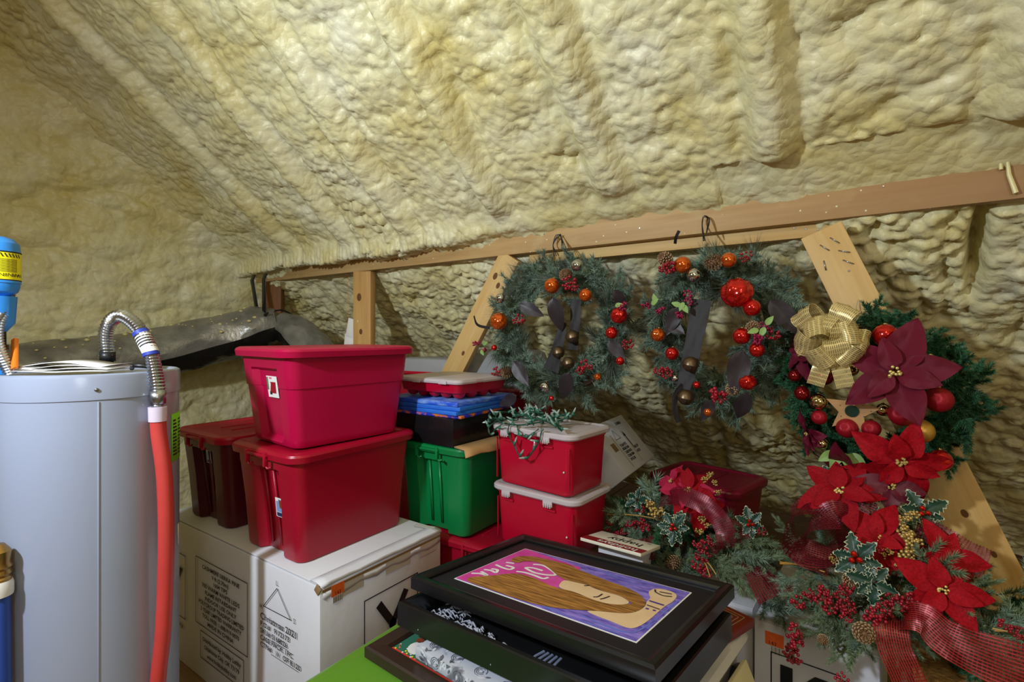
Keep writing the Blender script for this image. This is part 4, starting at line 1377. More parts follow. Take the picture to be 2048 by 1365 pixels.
sf = thing('snowman_frame', 'dark wooden frame with a green snowman print on the lime lid', 'picture', (-.935, 1.095, .593), (0, 0, R(-3)))
moulding(sf, .42, .34, [(0, -.012), (0, .016), (.006, .020), (.045, .017), (.05, .008), (.05, -.012)], M_DWOOD)
MB().box((0, 0, -.008), (.38, .30, .004)).build('backing', M_BACK, sf)
pr_ = MB().box((0, 0, .004), (.322, .242, .002)).build('print', mat('print_teal', '#2C6B57', .5), sf)
MB().box((0, -.114, .0054), (.322, .012, .0008)).build('red_border', mat('print_red', '#D43A2E', .5), pr_)
for x, y, r, m in ((-.10, -.07, .028, M_WHITE), (-.085, -.035, .022, M_WHITE), (-.06, -.055, .012, M_PHOTO1), (-.12, -.04, .012, M_PHOTO1)):
    MB().lathe([(r, .005), (r, .0062)], 16, (x, y, 0)).build('printed_snowman', m, pr_)
for k in range(26):
    MB().lathe([(.003, .005), (.003, .006)], 6, (rg.uniform(-.155, -.03), rg.uniform(-.11, -.08), 0)).build('printed_dot', rg.choice((M_WHITE, M_YEL, M_STICK)), pr_)

al = thing('photo_album', 'red-brown album with gold corner lines beneath the black frames', 'album', (-.515, 1.555, .602), (0, 0, R(-20)))
MB().box((0, 0, .014), (.40, .42, .028)).build('cover', mat('album_leather', '#7E2A1C', .4), al, bevel=.004)
M_GOLDL = mat('gold_line', '#D8C08C', .35, .6)
for k in range(4):
    o_ = .02 + .012 * k
    line_part(al, [(.20 - o_, .21 - .09), (.20 - o_, .21 - o_), (.20 - .09, .21 - o_)], .003, (0, 0, 0), (0, 0, .0284), M_GOLDL, 'gold_line')
sg = thing('cream_sign', 'cream wooden sign with brown leaf sprigs leaning below the white bin', 'sign', (-.235, 1.475, .455), (0, R(66), R(-7)))
MB().box((0, 0, 0), (.22, .20, .014)).build('board', mat('cream_paint', '#D9CFA2', .5), sg, bevel=.002)
for k in range(7):
    put('painted_leaf', lfm, sg, (-.08 + .03 * k, .03 * math.sin(k), .0088), (0, 0, k * 1.1), 1.3)
MB().box((-.02, .06, .009), (.07, .018, .001)).build('painted_letter', mat('sign_brown', '#8A6A32', .5), sg)
sgs = carton('low_carton', 'white carton carrying the cream sign in the foreground', (-.165, 1.475, 0), (.22, .26, .335), (0, 0, R(-7)))

# happy holidays sign behind the frame
hs = thing('holiday_sign', 'small cream sign lettered happy above a red band, behind the framed drawing', 'sign', (-.735, 1.79, .712), (R(8), R(2), R(174)))
MB().box((0, 0, 0), (.25, .16, .012)).build('board', mat('cream_board', '#E4DEC9', .5), hs, bevel=.0015)
MB().box((0, .055, .0064), (.25, .05, .001)).build('red_band', mat('sign_red', '#8E1B22', .5), hs)
text_part(hs, 'happy', .06, (-.085, -.03, .0068), (0, 0, 0), M_INK, bold=.0006)
text_part(hs, 'holidays', .05, (-.10, .045, .0072), (0, 0, 0), M_WHITE, bold=.0006)
for k in range(9):
    put('painted_leaf', lfm2 if k % 3 else lfm, hs, (-.09 + .024 * k, -.06 + .006 * math.sin(k * 2), .0066), (0, 0, R(90) + .5 * math.sin(k * 2.5)), .9)
carton('sign_carton', 'narrow white carton holding up the small happy sign', (-.735, 1.835, 0), (.18, .09, .69), (0, 0, 0))

# ------------------------------------------------------------------ greenery kit
M_STEMB = mat('twig_brown', '#4A3826', 0.7)
M_FIR = mat('fir_needles', '#34503D', 0.55, objvar=.25)
M_FROSTY = mat('frosted_needles', '#6B7F6E', 0.6, objvar=.3)
M_PINEL = mat('long_pine_needles', '#566152', 0.5, objvar=.3)
M_DENSE = mat('plain_green_needles', '#2F5A3C', 0.5, objvar=.25)
M_GREY = mat('grey_green_needles', '#6C7C5E', 0.6, objvar=.22)
RG = random.Random(21)


def lighter(m, k=1.55):
    n = m.name + '_tip'
    if n not in MATS:
        c = m.copy()
        c.name = n
        for nd in c.node_tree.nodes:
            if nd.type == 'HUE_SAT':
                nd.inputs['Color'].default_value = (*[min(1, x * k) for x in nd.inputs['Color'].default_value[:3]], 1)
        MATS[n] = c
    return MATS[n]


def spray_mesh(name, m, L, nl, cnt, ang, bend, seed, th=.0011, side=0, t0=.06):
    rg = np.random.default_rng(seed)
    mb = MB()
    n = 9
    cur = [Vector((bend * (i / n) ** 2 * L, 0, L * i / n * (1 - .12 * abs(bend) * i / n))) for i in range(n + 1)]
    mb.tube(cur, [.0022 * (1 - .6 * i / n) for i in range(n + 1)], 5, mi=1)

    def needles(path, cnt, nl):
        m_ = len(path) - 1
        for k in range(cnt):
            t = t0 + (1 - t0) * (k + rg.random()) / cnt
            i = min(m_ - 1, int(t * m_))
            p = path[i].lerp(path[i + 1], t * m_ - i)
            d = (path[i + 1] - path[i]).normalized()
            q = rg.random() * 2 * PI
            s = d.orthogonal().normalized()
            rad = (s * math.cos(q) + d.cross(s) * math.sin(q))
            a = R(ang * rg.uniform(.6, 1.25)) * (1 - .45 * t ** 3)
            e = p + (d * math.cos(a) + rad * math.sin(a)) * nl * rg.uniform(.7, 1.1)
            w = rad.cross(d) * th
            u = d * th
            mb.add([p - w - u * .3, p + w - u * .3, p + u * 1.4, e], [(0, 1, 3), (1, 2, 3), (2, 0, 3)], 2 if rg.random() < .35 else 0)
    needles(cur, cnt, nl)
    for k in range(side):
        i = 2 + k * (n - 3) // max(1, side)
        sgn = -1 if k % 2 else 1
        p = cur[i]
        l2 = L * (.42 - .25 * i / n)
        end = p + Vector((sgn * l2 * .75, rg.uniform(-.3, .3) * l2, l2 * .7))
        pa = [p.lerp(end, q / 4) for q in range(5)]
        mb.tube(pa, .0013, 4, mi=1)
        needles(pa, int(cnt * .42), nl * .85)
    return mb.mesh(name, [m, M_STEMB, lighter(m)], smooth=None)


SPR = {
    'fir': [spray_mesh('fir_spray', M_FROSTY, .15, .034, 170, 60, b, 50 + k, side=3, th=.0017) for k, b in enumerate((.2, -.25, .05))],
    'pine': [spray_mesh('pine_spray', M_PINEL, .10, .115, 120, 42, b, 60 + k, th=.0012) for k, b in enumerate((.3, -.2, .0))],
    'dense': [spray_mesh('dense_spray', M_DENSE, .12, .023, 240, 60, b, 70 + k, side=4, th=.0016) for k, b in enumerate((.25, -.2, .0))],
    'grey': [spray_mesh('grey_spray', M_GREY, .22, .028, 330, 54, b, 80 + k, side=5, th=.0015) for k, b in enumerate((.3, -.3, .1))],
}


def spray(parent, kind, p, d, s=1.0, name='evergreen_sprig'):
    return put(name, RG.choice(SPR[kind]), parent, p, align(d, RG.uniform(0, 6.28)), s)


def leaf_mesh(name, m, w=.5, fold=.10, curl=-.18, wav=.0, spikes=0, edge_m=None, vein=0.012, pts=11):
    """leaf of length 1 along +X, upper side +Z"""
    mb = MB()
    nc = 9 if not edge_m else 13
    rows = []
    for i in range(pts):
        t = i / (pts - 1)
        hw = w / 2 * (math.sin(PI * min(1, t ** .75)) ** .85) * (1 if t < .999 else 0) + .004
        if spikes and i % 2 == 0 and 0 < i < pts - 1:
            hw *= 1.32
        elif spikes and i % 2:
            hw *= .78
        row = []
        for j in range(nc):
            v = -1 + 2 * j / (nc - 1)
            z = fold * abs(v) * hw * 2 + curl * t * t + wav * math.sin(t * 11 + v * 2) * abs(v) + vein * math.cos((t * 9 - abs(v) * 2.4) * 2 * PI / 2.2) * (1 - t) * .6
            row.append((t, v * hw, z))
        rows.append(row)
    mb.grid(rows)
    if edge_m:
        k = 0
        for i in range(pts - 1):
            for j in range(nc - 1):
                if (j in (0, nc - 2) and (i * 7 + j) % 5 != 0) or i >= pts - 2:
                    mb.mi[k] = 1
                k += 1
    return mb.mesh(name, [m, edge_m] if edge_m else m, smooth=60)


M_VELV = mat('red_velvet', '#8E0A18', .7, spec=.15, var=.35, scale=20, bump=.2, bscale=60)
M_BURG = mat('burgundy_glitter', '#6E0A2A', .4, .25, var=.35, scale=150, bump=.4, bscale=250)
M_BURGD = mat('burgundy_cloth', '#5E0E26', .5, var=.2, scale=20)
M_ROSE = mat('rose_velvet', '#A82444', .7, spec=.15, var=.12, scale=20, bump=.2, bscale=60)
M_SCARLET = mat('scarlet_cloth', '#9A0A18', .65, spec=.15, var=.35, scale=16, bump=.2, bscale=60)
M_HOLLY = mat('holly_green', '#173B2C', .4, var=.25, scale=18)
M_HOLLYW = mat('holly_white_edge', '#B9BFA4', .5)
M_LGREEN = mat('light_green_leaf', '#7FA052', .5)
M_DLEAF = mat('brown_leather_leaf', '#2E2629', .45, var=.15, scale=20)
M_GOLD = mat('gold_leafy', '#C3A663', .38, .55, objvar=.1)
M_GOLDMATT = mat('gold_matte', '#C79A45', .38, .6)
M_GOLDMIR = mat('gold_mirror', '#C9B98A', .08, 1.0)
M_SILV = mat('silver_mirror', '#C8CBD0', .1, 1.0)
M_ORB = mat('orange_mirror', '#E0641A', .12, .75, coat=.5)
M_REDB = mat('red_mirror', '#D21A16', .12, .75, coat=.5)
M_DREDB = mat('deep_red_mirror', '#8E0D18', .14, .75, coat=.4)
M_REDG = mat('red_glitter', '#A01024', .3, .35, bump=.3, bscale=300, var=.3, scale=200)
M_BRONZEB = mat('bronze_bell', '#6A5843', .38, .85, var=.12, scale=20)
M_BERRY = mat('red_berry', '#8E0C22', .22, coat=.4, objvar=.15)
M_MAG = mat('magenta_berry', '#8F1240', .35)
M_CONE = mat('pine_cone', '#7A5B40', .65, var=.3, scale=14)
M_CONEL = mat('pine_cone_tip', '#B79A74', .65)
M_TWIGY = mat('yellow_twig', '#B88A2E', .5)
M_TWIGG = mat('green_twig', '#6F8060', .6)
M_STAMEN = mat('gold_stamen', '#C9B36A', .4, .4)

PET = {k: [leaf_mesh('petal', m, .6, .13, c, .03, vein=.03, pts=15) for c in (-.22, -.05, -.35)] for k, m in
       (('velvet', M_VELV), ('burg', M_BURG), ('burgd', M_BURGD), ('rose', M_ROSE), ('scarlet', M_SCARLET))}
HOL = [leaf_mesh('holly_leaf', M_HOLLY, .52, .14, c, .03, spikes=1, edge_m=M_HOLLYW, pts=12) for c in (-.2, -.05)]
DLF = [leaf_mesh('leather_leaf', M_DLEAF, .46, .08, c, .015, vein=.018) for c in (-.25, .1)]
LGL = leaf_mesh('small_leaf', M_LGREEN, .55, .1, -.15)


def leaf_put(parent, name, me, p, d, n, size):
    """leaf from p along d, its upper side towards n"""
    x = Vector(d).normalized()
    z = Vector(n)
    z = (z - x * z.dot(x)).normalized()
    y = z.cross(x)
    return put(name, me, parent, p, Matrix((x, y, z)).transposed().to_euler(), size)


def perp(n):
    n = Vector(n).normalized()
    u = n.orthogonal().normalized()
    return n, u, n.cross(u)


def poinsettia(parent, p, n, r, kind, cnt=8, seed=0, name='poinsettia', open_=.35, accent=None):
    n, u, v = perp(n)
    rg = random.Random(seed)
    mb = MB()
    for k in range(11):
        a, q = rg.uniform(0, 6.28), r * .11 * math.sqrt(rg.random())
        mb.sphere((q * math.cos(a), q * math.sin(a), r * .10 + rg.uniform(0, .04) * r), r * .035, 6, 4)
    c = mb.build(name, M_STAMEN, parent, loc=p, rot=align(n))
    for k in range(cnt):
        inner = k >= cnt * .6
        a = 2 * PI * k / (cnt * .6 if not inner else cnt * .4) + (.5 if inner else 0) + rg.uniform(-.15, .15)
        s = r * (1.0 if not inner else .68) * rg.uniform(.85, 1.1)
        tilt = (.10 if not inner else open_) + rg.uniform(-.1, .12)
        d = Vector((math.cos(a) * math.cos(tilt), math.sin(a) * math.cos(tilt), math.sin(tilt)))
        kk = accent if accent and k % 3 == 0 else kind
        leaf_put(c, 'petal', rg.choice(PET[kk]), d * r * .05 + Vector((0, 0, r * (.02 if not inner else .06))), d, (0, 0, 1), s)
    return c


def ball_mesh(name, r, m, ribs=0):
    mb = MB()
    nu, nv = 28, 18
    rings = []
    for j in range(nv + 1):
        a = PI * j / nv
        rg_ = []
        for k in range(nu):
            q = 2 * PI * k / nu
            rr = r * (1 + (.085 * math.sin(q * ribs + 1.5 * math.sin(a * 3)) * math.sin(a) if ribs else 0))
            rg_.append((max(1e-5, rr * math.sin(a)) * math.cos(q), max(1e-5, rr * math.sin(a)) * math.sin(q), -rr * math.cos(a)))
        rings.append(rg_)
    mb.loft(rings, False, False)
    return mb.mesh(name, m, smooth=80)


UNITB = {}


def ball(parent, p, r, m, ribs=0, up=(0, .5, 1), name='bauble', stretch=None):
    key = (m.name, ribs)
    if key not in UNITB:
        UNITB[key] = ball_mesh('bauble', 1.0, m, ribs)
    o = put(name, UNITB[key], parent, p, align(up), r)
    if 'cap' not in UNITB:
        UNITB['cap'] = MB().lathe([(.22, .96), (.22, 1.10), (.18, 1.12), (.05, 1.12), (.05, 1.2), (.001, 1.2)], 12).mesh('cap', M_GOLDMIR)
    put('cap', UNITB['cap'], o)
    return o


UNITB['bell'] = MB().lathe([(.001, -1), (.5, -.87), (.87, -.5), (1, -.04), (1.05, -.03), (1.05, .03), (1, .04), (.87, .5), (.5, .87), (.001, 1)], 24).mesh('jingle_bell', M_BRONZEB, smooth=40)
UNITB['slot'] = MB().box((0, -.93, -.35), (.13, .2, .8)).lathe([(.16, -.06), (.16, .06)], 10, (0, -.93, -.02)).mesh('bell_slot', M_INK)


def bell_(parent, p, r, rot=0.0):
    o = put('jingle_bell', UNITB['bell'], parent, p, (R(10), R(rot), R(20)), r)
    put('bell_slot', UNITB['slot'], o)


def cone_mesh():
    mb = MB()
    mb.lathe([(.001, -.9), (.4, -.7), (.5, -.2), (.4, .4), (.2, .8), (.001, .95)], 10, mi=0)
    k = 0
    for j in range(9):
        z = -.85 + 1.75 * j / 8
        rr = .62 * math.sin(PI * min(.97, max(.12, (j + 1.6) / 10.6))) + .05
        for q in range(9):
            a = 2 * PI * (q + .5 * (j % 2)) / 9
            c, s = math.cos(a), math.sin(a)
            w = .17
            b = rr * .5
            mb.add([(b * c, b * s, z - .08), ((rr + .28) * c - w * s, (rr + .28) * s + w * c, z + .10), ((rr + .36) * c, (rr + .36) * s, z + .16), ((rr + .28) * c + w * s, (rr + .28) * s - w * c, z + .10),
                    ((rr + .2) * c, (rr + .2) * s, z + .2)], [(0, 1, 4), (0, 4, 3), (0, 3, 2, 1)], 0)
            mb.add([((rr + .29) * c - w * s, (rr + .29) * s + w * c, z + .105), ((rr + .38) * c, (rr + .38) * s, z + .15), ((rr + .29) * c + w * s, (rr + .29) * s - w * c, z + .105), ((rr + .24) * c, (rr + .24) * s, z + .21)],
                   [(0, 1, 2, 3), (3, 2, 1, 0)], 1)
    return mb.mesh('pine_cone', [M_CONE, M_CONEL], smooth=None)


UNITB['cone'] = cone_mesh()


def cone_(parent, p, r, d):
    return put('pine_cone', UNITB['cone'], parent, p, align(d), r)


def berry_mesh(m, n, spread, br, seed):
    rg = random.Random(seed)
    mb = MB()
    for k in range(n):
        p = Vector((rg.gauss(0, 1), rg.gauss(0, 1), rg.gauss(0, .6)))
        p = p.normalized() * spread * rg.random() ** .45
        mb.sphere(p, br * rg.uniform(.85, 1.1), 8, 6, mi=0)
        mb.tube([(0, 0, -spread * .4), p], .0009, 3, mi=1)
    return mb.mesh('berry_cluster', [m, M_TWIGG], smooth=60)


BER = [berry_mesh(M_BERRY, 20, .032, .0068, s) for s in (1, 2, 3)]
BERM = [berry_mesh(M_MAG, 18, .022, .0058, s) for s in (4, 5)]
GLD = [berry_mesh(M_GOLD, 24, .034, .0072, s) for s in (6, 7)]


def berries(parent, p, s=1.0, kind=None, name='berry_cluster'):
    return put(name, RG.choice(kind or BER), parent, p, (RG.uniform(-.6, .6), RG.uniform(-.6, .6), RG.uniform(0, 6)), s)


def ribbon(parent, path, width, m, side=(0, 0, 1), name='ribbon', n=30, twist=0.0, uvrep=1.0):
    P = bez(path, n)
    rows, L = [], 0
    us = []
    for i, p in enumerate(P):
        t = (P[min(i + 1, len(P) - 1)] - P[max(i - 1, 0)]).normalized()
        s = Vector(side)
        s = (s - t * s.dot(t)).normalized()
        if twist:
            s = Matrix.Rotation(twist * i / len(P), 3, t) @ s
        if i:
            L += (p - P[i - 1]).length
        us.append(L)
        w = width(i / (len(P) - 1)) if callable(width) else width
        nn = t.cross(s)
        rows.append([p + s * w * (j / 4 - .5) + nn * w * .05 * math.sin(j * 2.1 + i * .8) for j in range(5)])
    mb = MB().grid(rows)
    me = mb.mesh(name, m, smooth=70)
    uv = me.uv_layers.new(name='UVMap')
    for poly in me.polygons:
        for li in poly.loop_indices:
            vi = me.loops[li].vertex_index
            uv.data[li].uv = (us[vi // 5], (vi % 5) / 4 * .08)
    return put(name, me, parent)


def net_material(name, col, col2, fu=420.0, fv=900.0, open_=.5, metal=.3):
    """woven mesh ribbon: threads along and across, gaps between them"""
    m = bpy.data.materials.new(name)
    m.use_nodes = True
    nt = m.node_tree
    b = nt.nodes['Principled BSDF']
    tc = nt.nodes.new('ShaderNodeTexCoord')
    sp = nt.nodes.new('ShaderNodeSeparateXYZ')
    nt.links.new(tc.outputs['UV'], sp.inputs[0])
    outs = []
    for ax, f, th in (('X', fu, .62), ('Y', fv, .45)):
        mu = nt.nodes.new('ShaderNodeMath')
        mu.operation = 'MULTIPLY'
        mu.inputs[1].default_value = f
        nt.links.new(sp.outputs[ax], mu.inputs[0])
        si = nt.nodes.new('ShaderNodeMath')
        si.operation = 'SINE'
        nt.links.new(mu.outputs[0], si.inputs[0])
        gt = nt.nodes.new('ShaderNodeMath')
        gt.operation = 'GREATER_THAN'
        gt.inputs[1].default_value = th
        nt.links.new(si.outputs[0], gt.inputs[0])
        outs.append(gt)
    mx = nt.nodes.new('ShaderNodeMath')
    mx.operation = 'MAXIMUM'
    nt.links.new(outs[0].outputs[0], mx.inputs[0])
    nt.links.new(outs[1].outputs[0], mx.inputs[1])
    mr = nt.nodes.new('ShaderNodeMapRange')
    mr.inputs['To Min'].default_value = open_
    mr.inputs['To Max'].default_value = 1.0
    nt.links.new(mx.outputs[0], mr.inputs['Value'])
    nt.links.new(mr.outputs['Result'], b.inputs['Alpha'])
    mc = nt.nodes.new('ShaderNodeMix')
    mc.data_type = 'RGBA'
    mc.inputs['A'].default_value = (*srgb(col), 1)
    mc.inputs['B'].default_value = (*srgb(col2), 1)
    nt.links.new(outs[1].outputs[0], mc.inputs['Factor'])
    nt.links.new(mc.outputs['Result'], b.inputs['Base Color'])
    b.inputs['Metallic'].default_value = metal
    b.inputs['Roughness'].default_value = .35
    return m


M_NETRED = net_material('red_net', '#6E0F1A', '#A32A26', 800, 1100, .3)
M_NETBURG = net_material('burgundy_net', '#560E20', '#7A1826', 800, 1100, .25)
M_NETGOLD = net_material('gold_net', '#CDB878', '#E0CC90', 420, 1000, .34, .25)
M_STRAP = mat('dark_ribbon', '#1B1516', .6)


# ------------------------------------------------------------------ wreaths
def wreath(label, cen, ax, az, tube, kinds, counts, seed, sz=1.0):
    t = thing('hanging_wreath', label, 'wreath', cen, (0, 0, 0))
    rg = random.Random(seed)
    pts = [(ax * math.cos(a), tube * .5, az * math.sin(a)) for a in [2 * PI * k / 36 for k in range(37)]]
    MB().tube(pts, tube * .22, 8, cap=False).build('wire_ring', M_STEMB, t)
    for kind, cnt in zip(kinds, counts):
        for k in range(cnt):
            a = 2 * PI * (k + rg.random()) / cnt
            ph = rg.uniform(-PI, .0) if rg.random() < .85 else rg.uniform(0, PI)
            ro = tube * rg.uniform(.1, .5)
            out = Vector((math.cos(a), 0, math.sin(a)))
            off = out * math.cos(ph) * ro + Vector((0, math.sin(ph) * ro, 0))
            p = Vector((ax * math.cos(a), tube * .5, az * math.sin(a))) + off
            tan = Vector((-math.sin(a), 0, math.cos(a))) * rg.choice((1, 1, -1))
            d = tan * rg.uniform(.5, 1.1) + out * rg.uniform(-.7, .8) + Vector((0, -rg.uniform(.0, .6), 0))
            spray(t, kind, p, d, sz * rg.uniform(.75, 1.15))
    return t


W1C = (-1.181, 2.09, 1.519)
w1 = wreath('pine wreath with orange ornaments and bronze bells, hanging above the small totes', W1C, .285, .265, .12, ('fir', 'pine', 'fir'), (95, 58, 60), 1, 1.0)


def L1(p, dy=0.0):
    return Vector(p) - Vector(W1C) + Vector((0, dy, 0))


YF = 1.97
for p, r, m, rb in (((-1.134, 1.97, 1.722), .036, M_ORB, 0), ((-0.967, 1.97, 1.672), .029, M_ORB, 0), ((-1.438, 1.98, 1.566), .042, M_ORB, 9), ((-0.813, 1.97, 1.581), .034, M_REDB, 9), ((-0.846, 1.97, 1.508), .026, M_REDB, 0),
                    ((-1.468, 1.98, 1.436), .015, M_REDB, 0), ((-0.808, 1.97, 1.392), .019, M_REDB, 0), ((-0.91, 1.97, 1.32), .015, M_ORB, 5), ((-1.137, 1.97, 1.212), .012, M_REDB, 0), ((-1.008, 1.97, 1.805), .026, M_SILV, 0),
                    ((-1.422, 1.97, 1.677), .024, M_SILV, 0), ((-1.171, 1.97, 1.26), .026, M_SILV, 0)):
    ball(w1, L1(p), r, m, rb)
for p, r in (((-1.046, 2.0, 1.491), .031), ((-1.117, 2.0, 1.42), .029), ((-1.055, 1.98, 1.375), .028)):
    bell_(w1, L1(p), r, -15)
for p, r, d in (((-1.068, 1.98, 1.766), .030, (.3, -1, .3)), ((-1.39, 1.98, 1.319), .030, (-.2, -1, 0))):
    cone_(w1, L1(p), r, d)
for p, s in (((-1.044, 1.96, 1.732), 1.1), ((-1.017, 1.95, 1.714), .8), ((-1.314, 1.97, 1.564), 1.0), ((-1.443, 1.97, 1.322), .9), ((-0.962, 1.96, 1.357), 1.0), ((-0.988, 1.96, 1.343), .7), ((-0.776, 1.97, 1.463), .8)):
    berries(w1, L1(p), s)
for p in ((-1.578, 1.98, 1.455), (-1.531, 1.98, 1.42), (-0.793, 1.96, 1.62), (-0.798, 1.96, 1.599)):
    berries(w1, L1(p), .9, BERM)
for p, d in (((-1.534, 1.96, 1.425), (.5, -.2, -.6)), ((-0.822, 1.95, 1.62), (1, -.2, .2)), ((-1.521, 1.96, 1.45), (.8, -.2, .4))):
    leaf_put(w1, 'small_leaf', LGL, L1(p), d, (0, -1, .2), .035)
for p, q, s in (((-1.3, 1.95, 1.645), (-1.197, 1.96, 1.596), .13), ((-1.117, 1.95, 1.668), (-1.098, 1.97, 1.527), .16), ((-1.334, 1.95, 1.377), (-1.257, 1.96, 1.272), .145), ((-1.032, 1.95, 1.336), (-1.098, 1.97, 1.197), .15),
                ((-0.849, 1.95, 1.479), (-0.804, 1.97, 1.413), .11), ((-1.312, 1.95, 1.213), (-1.44, 1.97, 1.146), .12), ((-0.848, 2.0, 1.692), (-0.824, 2.02, 1.645), .10)):
    leaf_put(w1, 'leather_leaf', RG.choice(DLF), L1(p), Vector(q) - Vector(p), (.2, -1, .1), s)
ribbon(w1, [L1((-1.049, 2.04, 1.659)), L1((-1.049, 2.03, 1.545)), L1((-1.059, 2.03, 1.432))], .05, M_STRAP, (1, 0, 0), 'leather_strap', 10)
ribbon(w1, [L1((-1.1, 2.02, 1.557)), L1((-1.125, 2.01, 1.454)), L1((-1.157, 2.0, 1.334))], lambda t: .03 + .05 * t, M_STRAP, (1, 0, 0), 'leather_strap', 10)
ribbon(w1, [L1((-1.595, 1.98, 1.596)), L1((-1.564, 1.97, 1.55)), L1((-1.486, 1.97, 1.532))], .014, M_STRAP, (0, 0, 1), 'ribbon_tail', 10)
lp = MB()
for k in range(3):
    q = .012 * k
    lp.tube(bez([L1((-1.158, 2.05, 1.871)) + Vector((q - .01, 0, 0)), L1((-1.226, 2.14, 1.942)), L1((-1.215, 2.15, 1.99)) + Vector((q, 0, 0)), L1((-1.187, 2.15, 1.979)), L1((-1.154, 2.1, 1.905)) + Vector((q, 0, 0))], 16), .0022, 5)
lp.build('hanging_loop', M_BLACK, w1)
MB().tube([L1((-1.235, 2.185, 1.988)), L1((-1.204, 2.13, 1.975))], .002, 6).build('nail', M_STEEL, w1)

W2C = (-0.456, 2.09, 1.52)
w2 = wreath('pine wreath with big red ornaments and leather strap, hanging between the other wreaths', W2C, .195, .235, .135, ('fir', 'pine', 'fir'), (105, 54, 75), 2, .95)


def L2(p):
    return Vector(p) - Vector(W2C)


for p, r, m, rb in (((-0.547, 1.95, 1.768), .032, M_ORB, 0), ((-0.503, 1.94, 1.724), .026, M_SILV, 0), ((-0.382, 1.95, 1.772), .028, M_ORB, 0), ((-0.35, 1.93, 1.65), .053, M_REDB, 7), ((-0.301, 1.93, 1.595), .030, M_REDB, 0),
                    ((-0.335, 1.93, 1.495), .030, M_REDB, 0), ((-0.285, 1.93, 1.447), .026, M_REDB, 0), ((-0.652, 1.98, 1.5), .027, M_ORB, 8), ((-0.593, 1.97, 1.426), .026, M_REDB, 0), ((-0.317, 1.94, 1.331), .028, M_REDB, 5),
                    ((-0.578, 1.96, 1.331), .015, M_SILV, 0), ((-0.456, 1.96, 1.211), .017, M_ORB, 0), ((-0.495, 1.95, 1.311), .014, M_REDB, 0)):
    ball(w2, L2(p), r, m, rb)
for p, r in (((-0.512, 1.93, 1.389), .030), ((-0.53, 1.93, 1.264), .030)):
    bell_(w2, L2(p), r, 10)
for p, r, d in (((-0.615, 1.96, 1.795), .030, (-.3, -1, .4)), ((-0.434, 1.94, 1.767), .032, (1, -.6, .2)), ((-0.299, 1.94, 1.523), .026, (.4, -1, 0)), ((-0.367, 1.95, 1.304), .025, (0, -1, -.3))):
    cone_(w2, L2(p), r, d)
for p, s in (((-0.6, 1.93, 1.766), 1.1), ((-0.594, 1.93, 1.751), .9), ((-0.414, 1.93, 1.286), 1.1), ((-0.411, 1.93, 1.272), .9), ((-0.63, 1.95, 1.357), .9), ((-0.606, 1.95, 1.348), .8), ((-0.234, 1.94, 1.503), .8), ((-0.322, 1.94, 1.781), .7)):
    berries(w2, L2(p), s)
for p in ((-0.698, 1.97, 1.617), (-0.639, 1.97, 1.597), (-0.533, 1.96, 1.657), (-0.529, 1.96, 1.63), (-0.563, 1.96, 1.574), (-0.285, 1.91, 1.483), (-0.263, 1.93, 1.531), (-0.276, 1.91, 1.491)):
    berries(w2, L2(p), .85, BERM)
for p, d in (((-0.668, 1.95, 1.619), (.6, -.2, .5)), ((-0.65, 1.95, 1.626), (-.2, -.2, .8)), ((-0.539, 1.94, 1.624), (-.4, -.2, -.8)), ((-0.542, 1.94, 1.614), (.5, -.3, -.8)), ((-0.55, 1.94, 1.611), (-.8, -.2, .3)), ((-0.257, 1.91, 1.526), (-.4, -.2, -.9)),
             ((-0.254, 1.91, 1.534), (.6, -.2, .8)), ((-0.276, 1.91, 1.517), (-.8, -.3, -.2))):
    leaf_put(w2, 'small_leaf', LGL, L2(p), d, (0, -1, .2), .038)
for p, q, s in (((-0.249, 1.97, 1.624), (-0.187, 2.0, 1.535), .155), ((-0.33, 1.92, 1.447), (-0.362, 1.94, 1.302), .165), ((-0.315, 1.92, 1.297), (-0.35, 1.95, 1.197), .125), ((-0.569, 1.96, 1.607), (-0.608, 1.98, 1.52), .12), ((-0.435, 1.94, 1.26), (-0.484, 1.97, 1.168), .10),
                ((-0.624, 1.98, 1.56), (-0.55, 1.98, 1.504), .10)):
    leaf_put(w2, 'leather_leaf', RG.choice(DLF), L2(p), Vector(q) - Vector(p), (.2, -1, .1), s)
ribbon(w2, [L2((-0.485, 1.99, 1.634)), L2((-0.502, 1.97, 1.519)), L2((-0.525, 1.96, 1.385)), L2((-0.545, 1.95, 1.293))], lambda t: .075 - .02 * t, M_STRAP, (1, 0, 0), 'leather_strap', 16)
ribbon(w2, [L2((-0.545, 1.95, 1.308)), L2((-0.569, 1.94, 1.269)), L2((-0.573, 1.94, 1.212)), L2((-0.56, 1.95, 1.163))], .022, M_STRAP, (1, .6, 0), 'leather_strap', 12)
ribbon(w2, [L2((-0.605, 2.05, 1.87)), L2((-0.595, 2.03, 1.892)), L2((-0.58, 2.02, 1.915))], .012, M_STRAP, (1, 0, 0), 'ribbon_tail', 8)
lp = MB()
for k in range(2):
    lp.tube(bez([L2((-0.494, 2.05, 1.87)) + Vector((.006 * k, 0, 0)), L2((-0.521, 2.14, 1.953)), L2((-0.516, 2.15, 1.991)), L2((-0.5, 2.15, 1.973)) + Vector((.006 * k, 0, 0)), L2((-0.494, 2.1, 1.912))], 16), .0024, 5)
lp.build('hanging_loop', M_BLACK, w2)
MB().tube([L2((-0.526, 2.185, 1.997)), L2((-0.513, 2.13, 1.985))], .003, 6).build('nail', M_STEEL, w2)

W3C = (0.053, 2.05, 1.298)
w3 = wreath('green wreath with gold bow and poinsettias hanging on the slanted brace', W3C, .205, .215, .10, ('dense', 'dense'), (150, 90), 3, .82)


def L3(p):
    return Vector(p) - Vector(W3C)


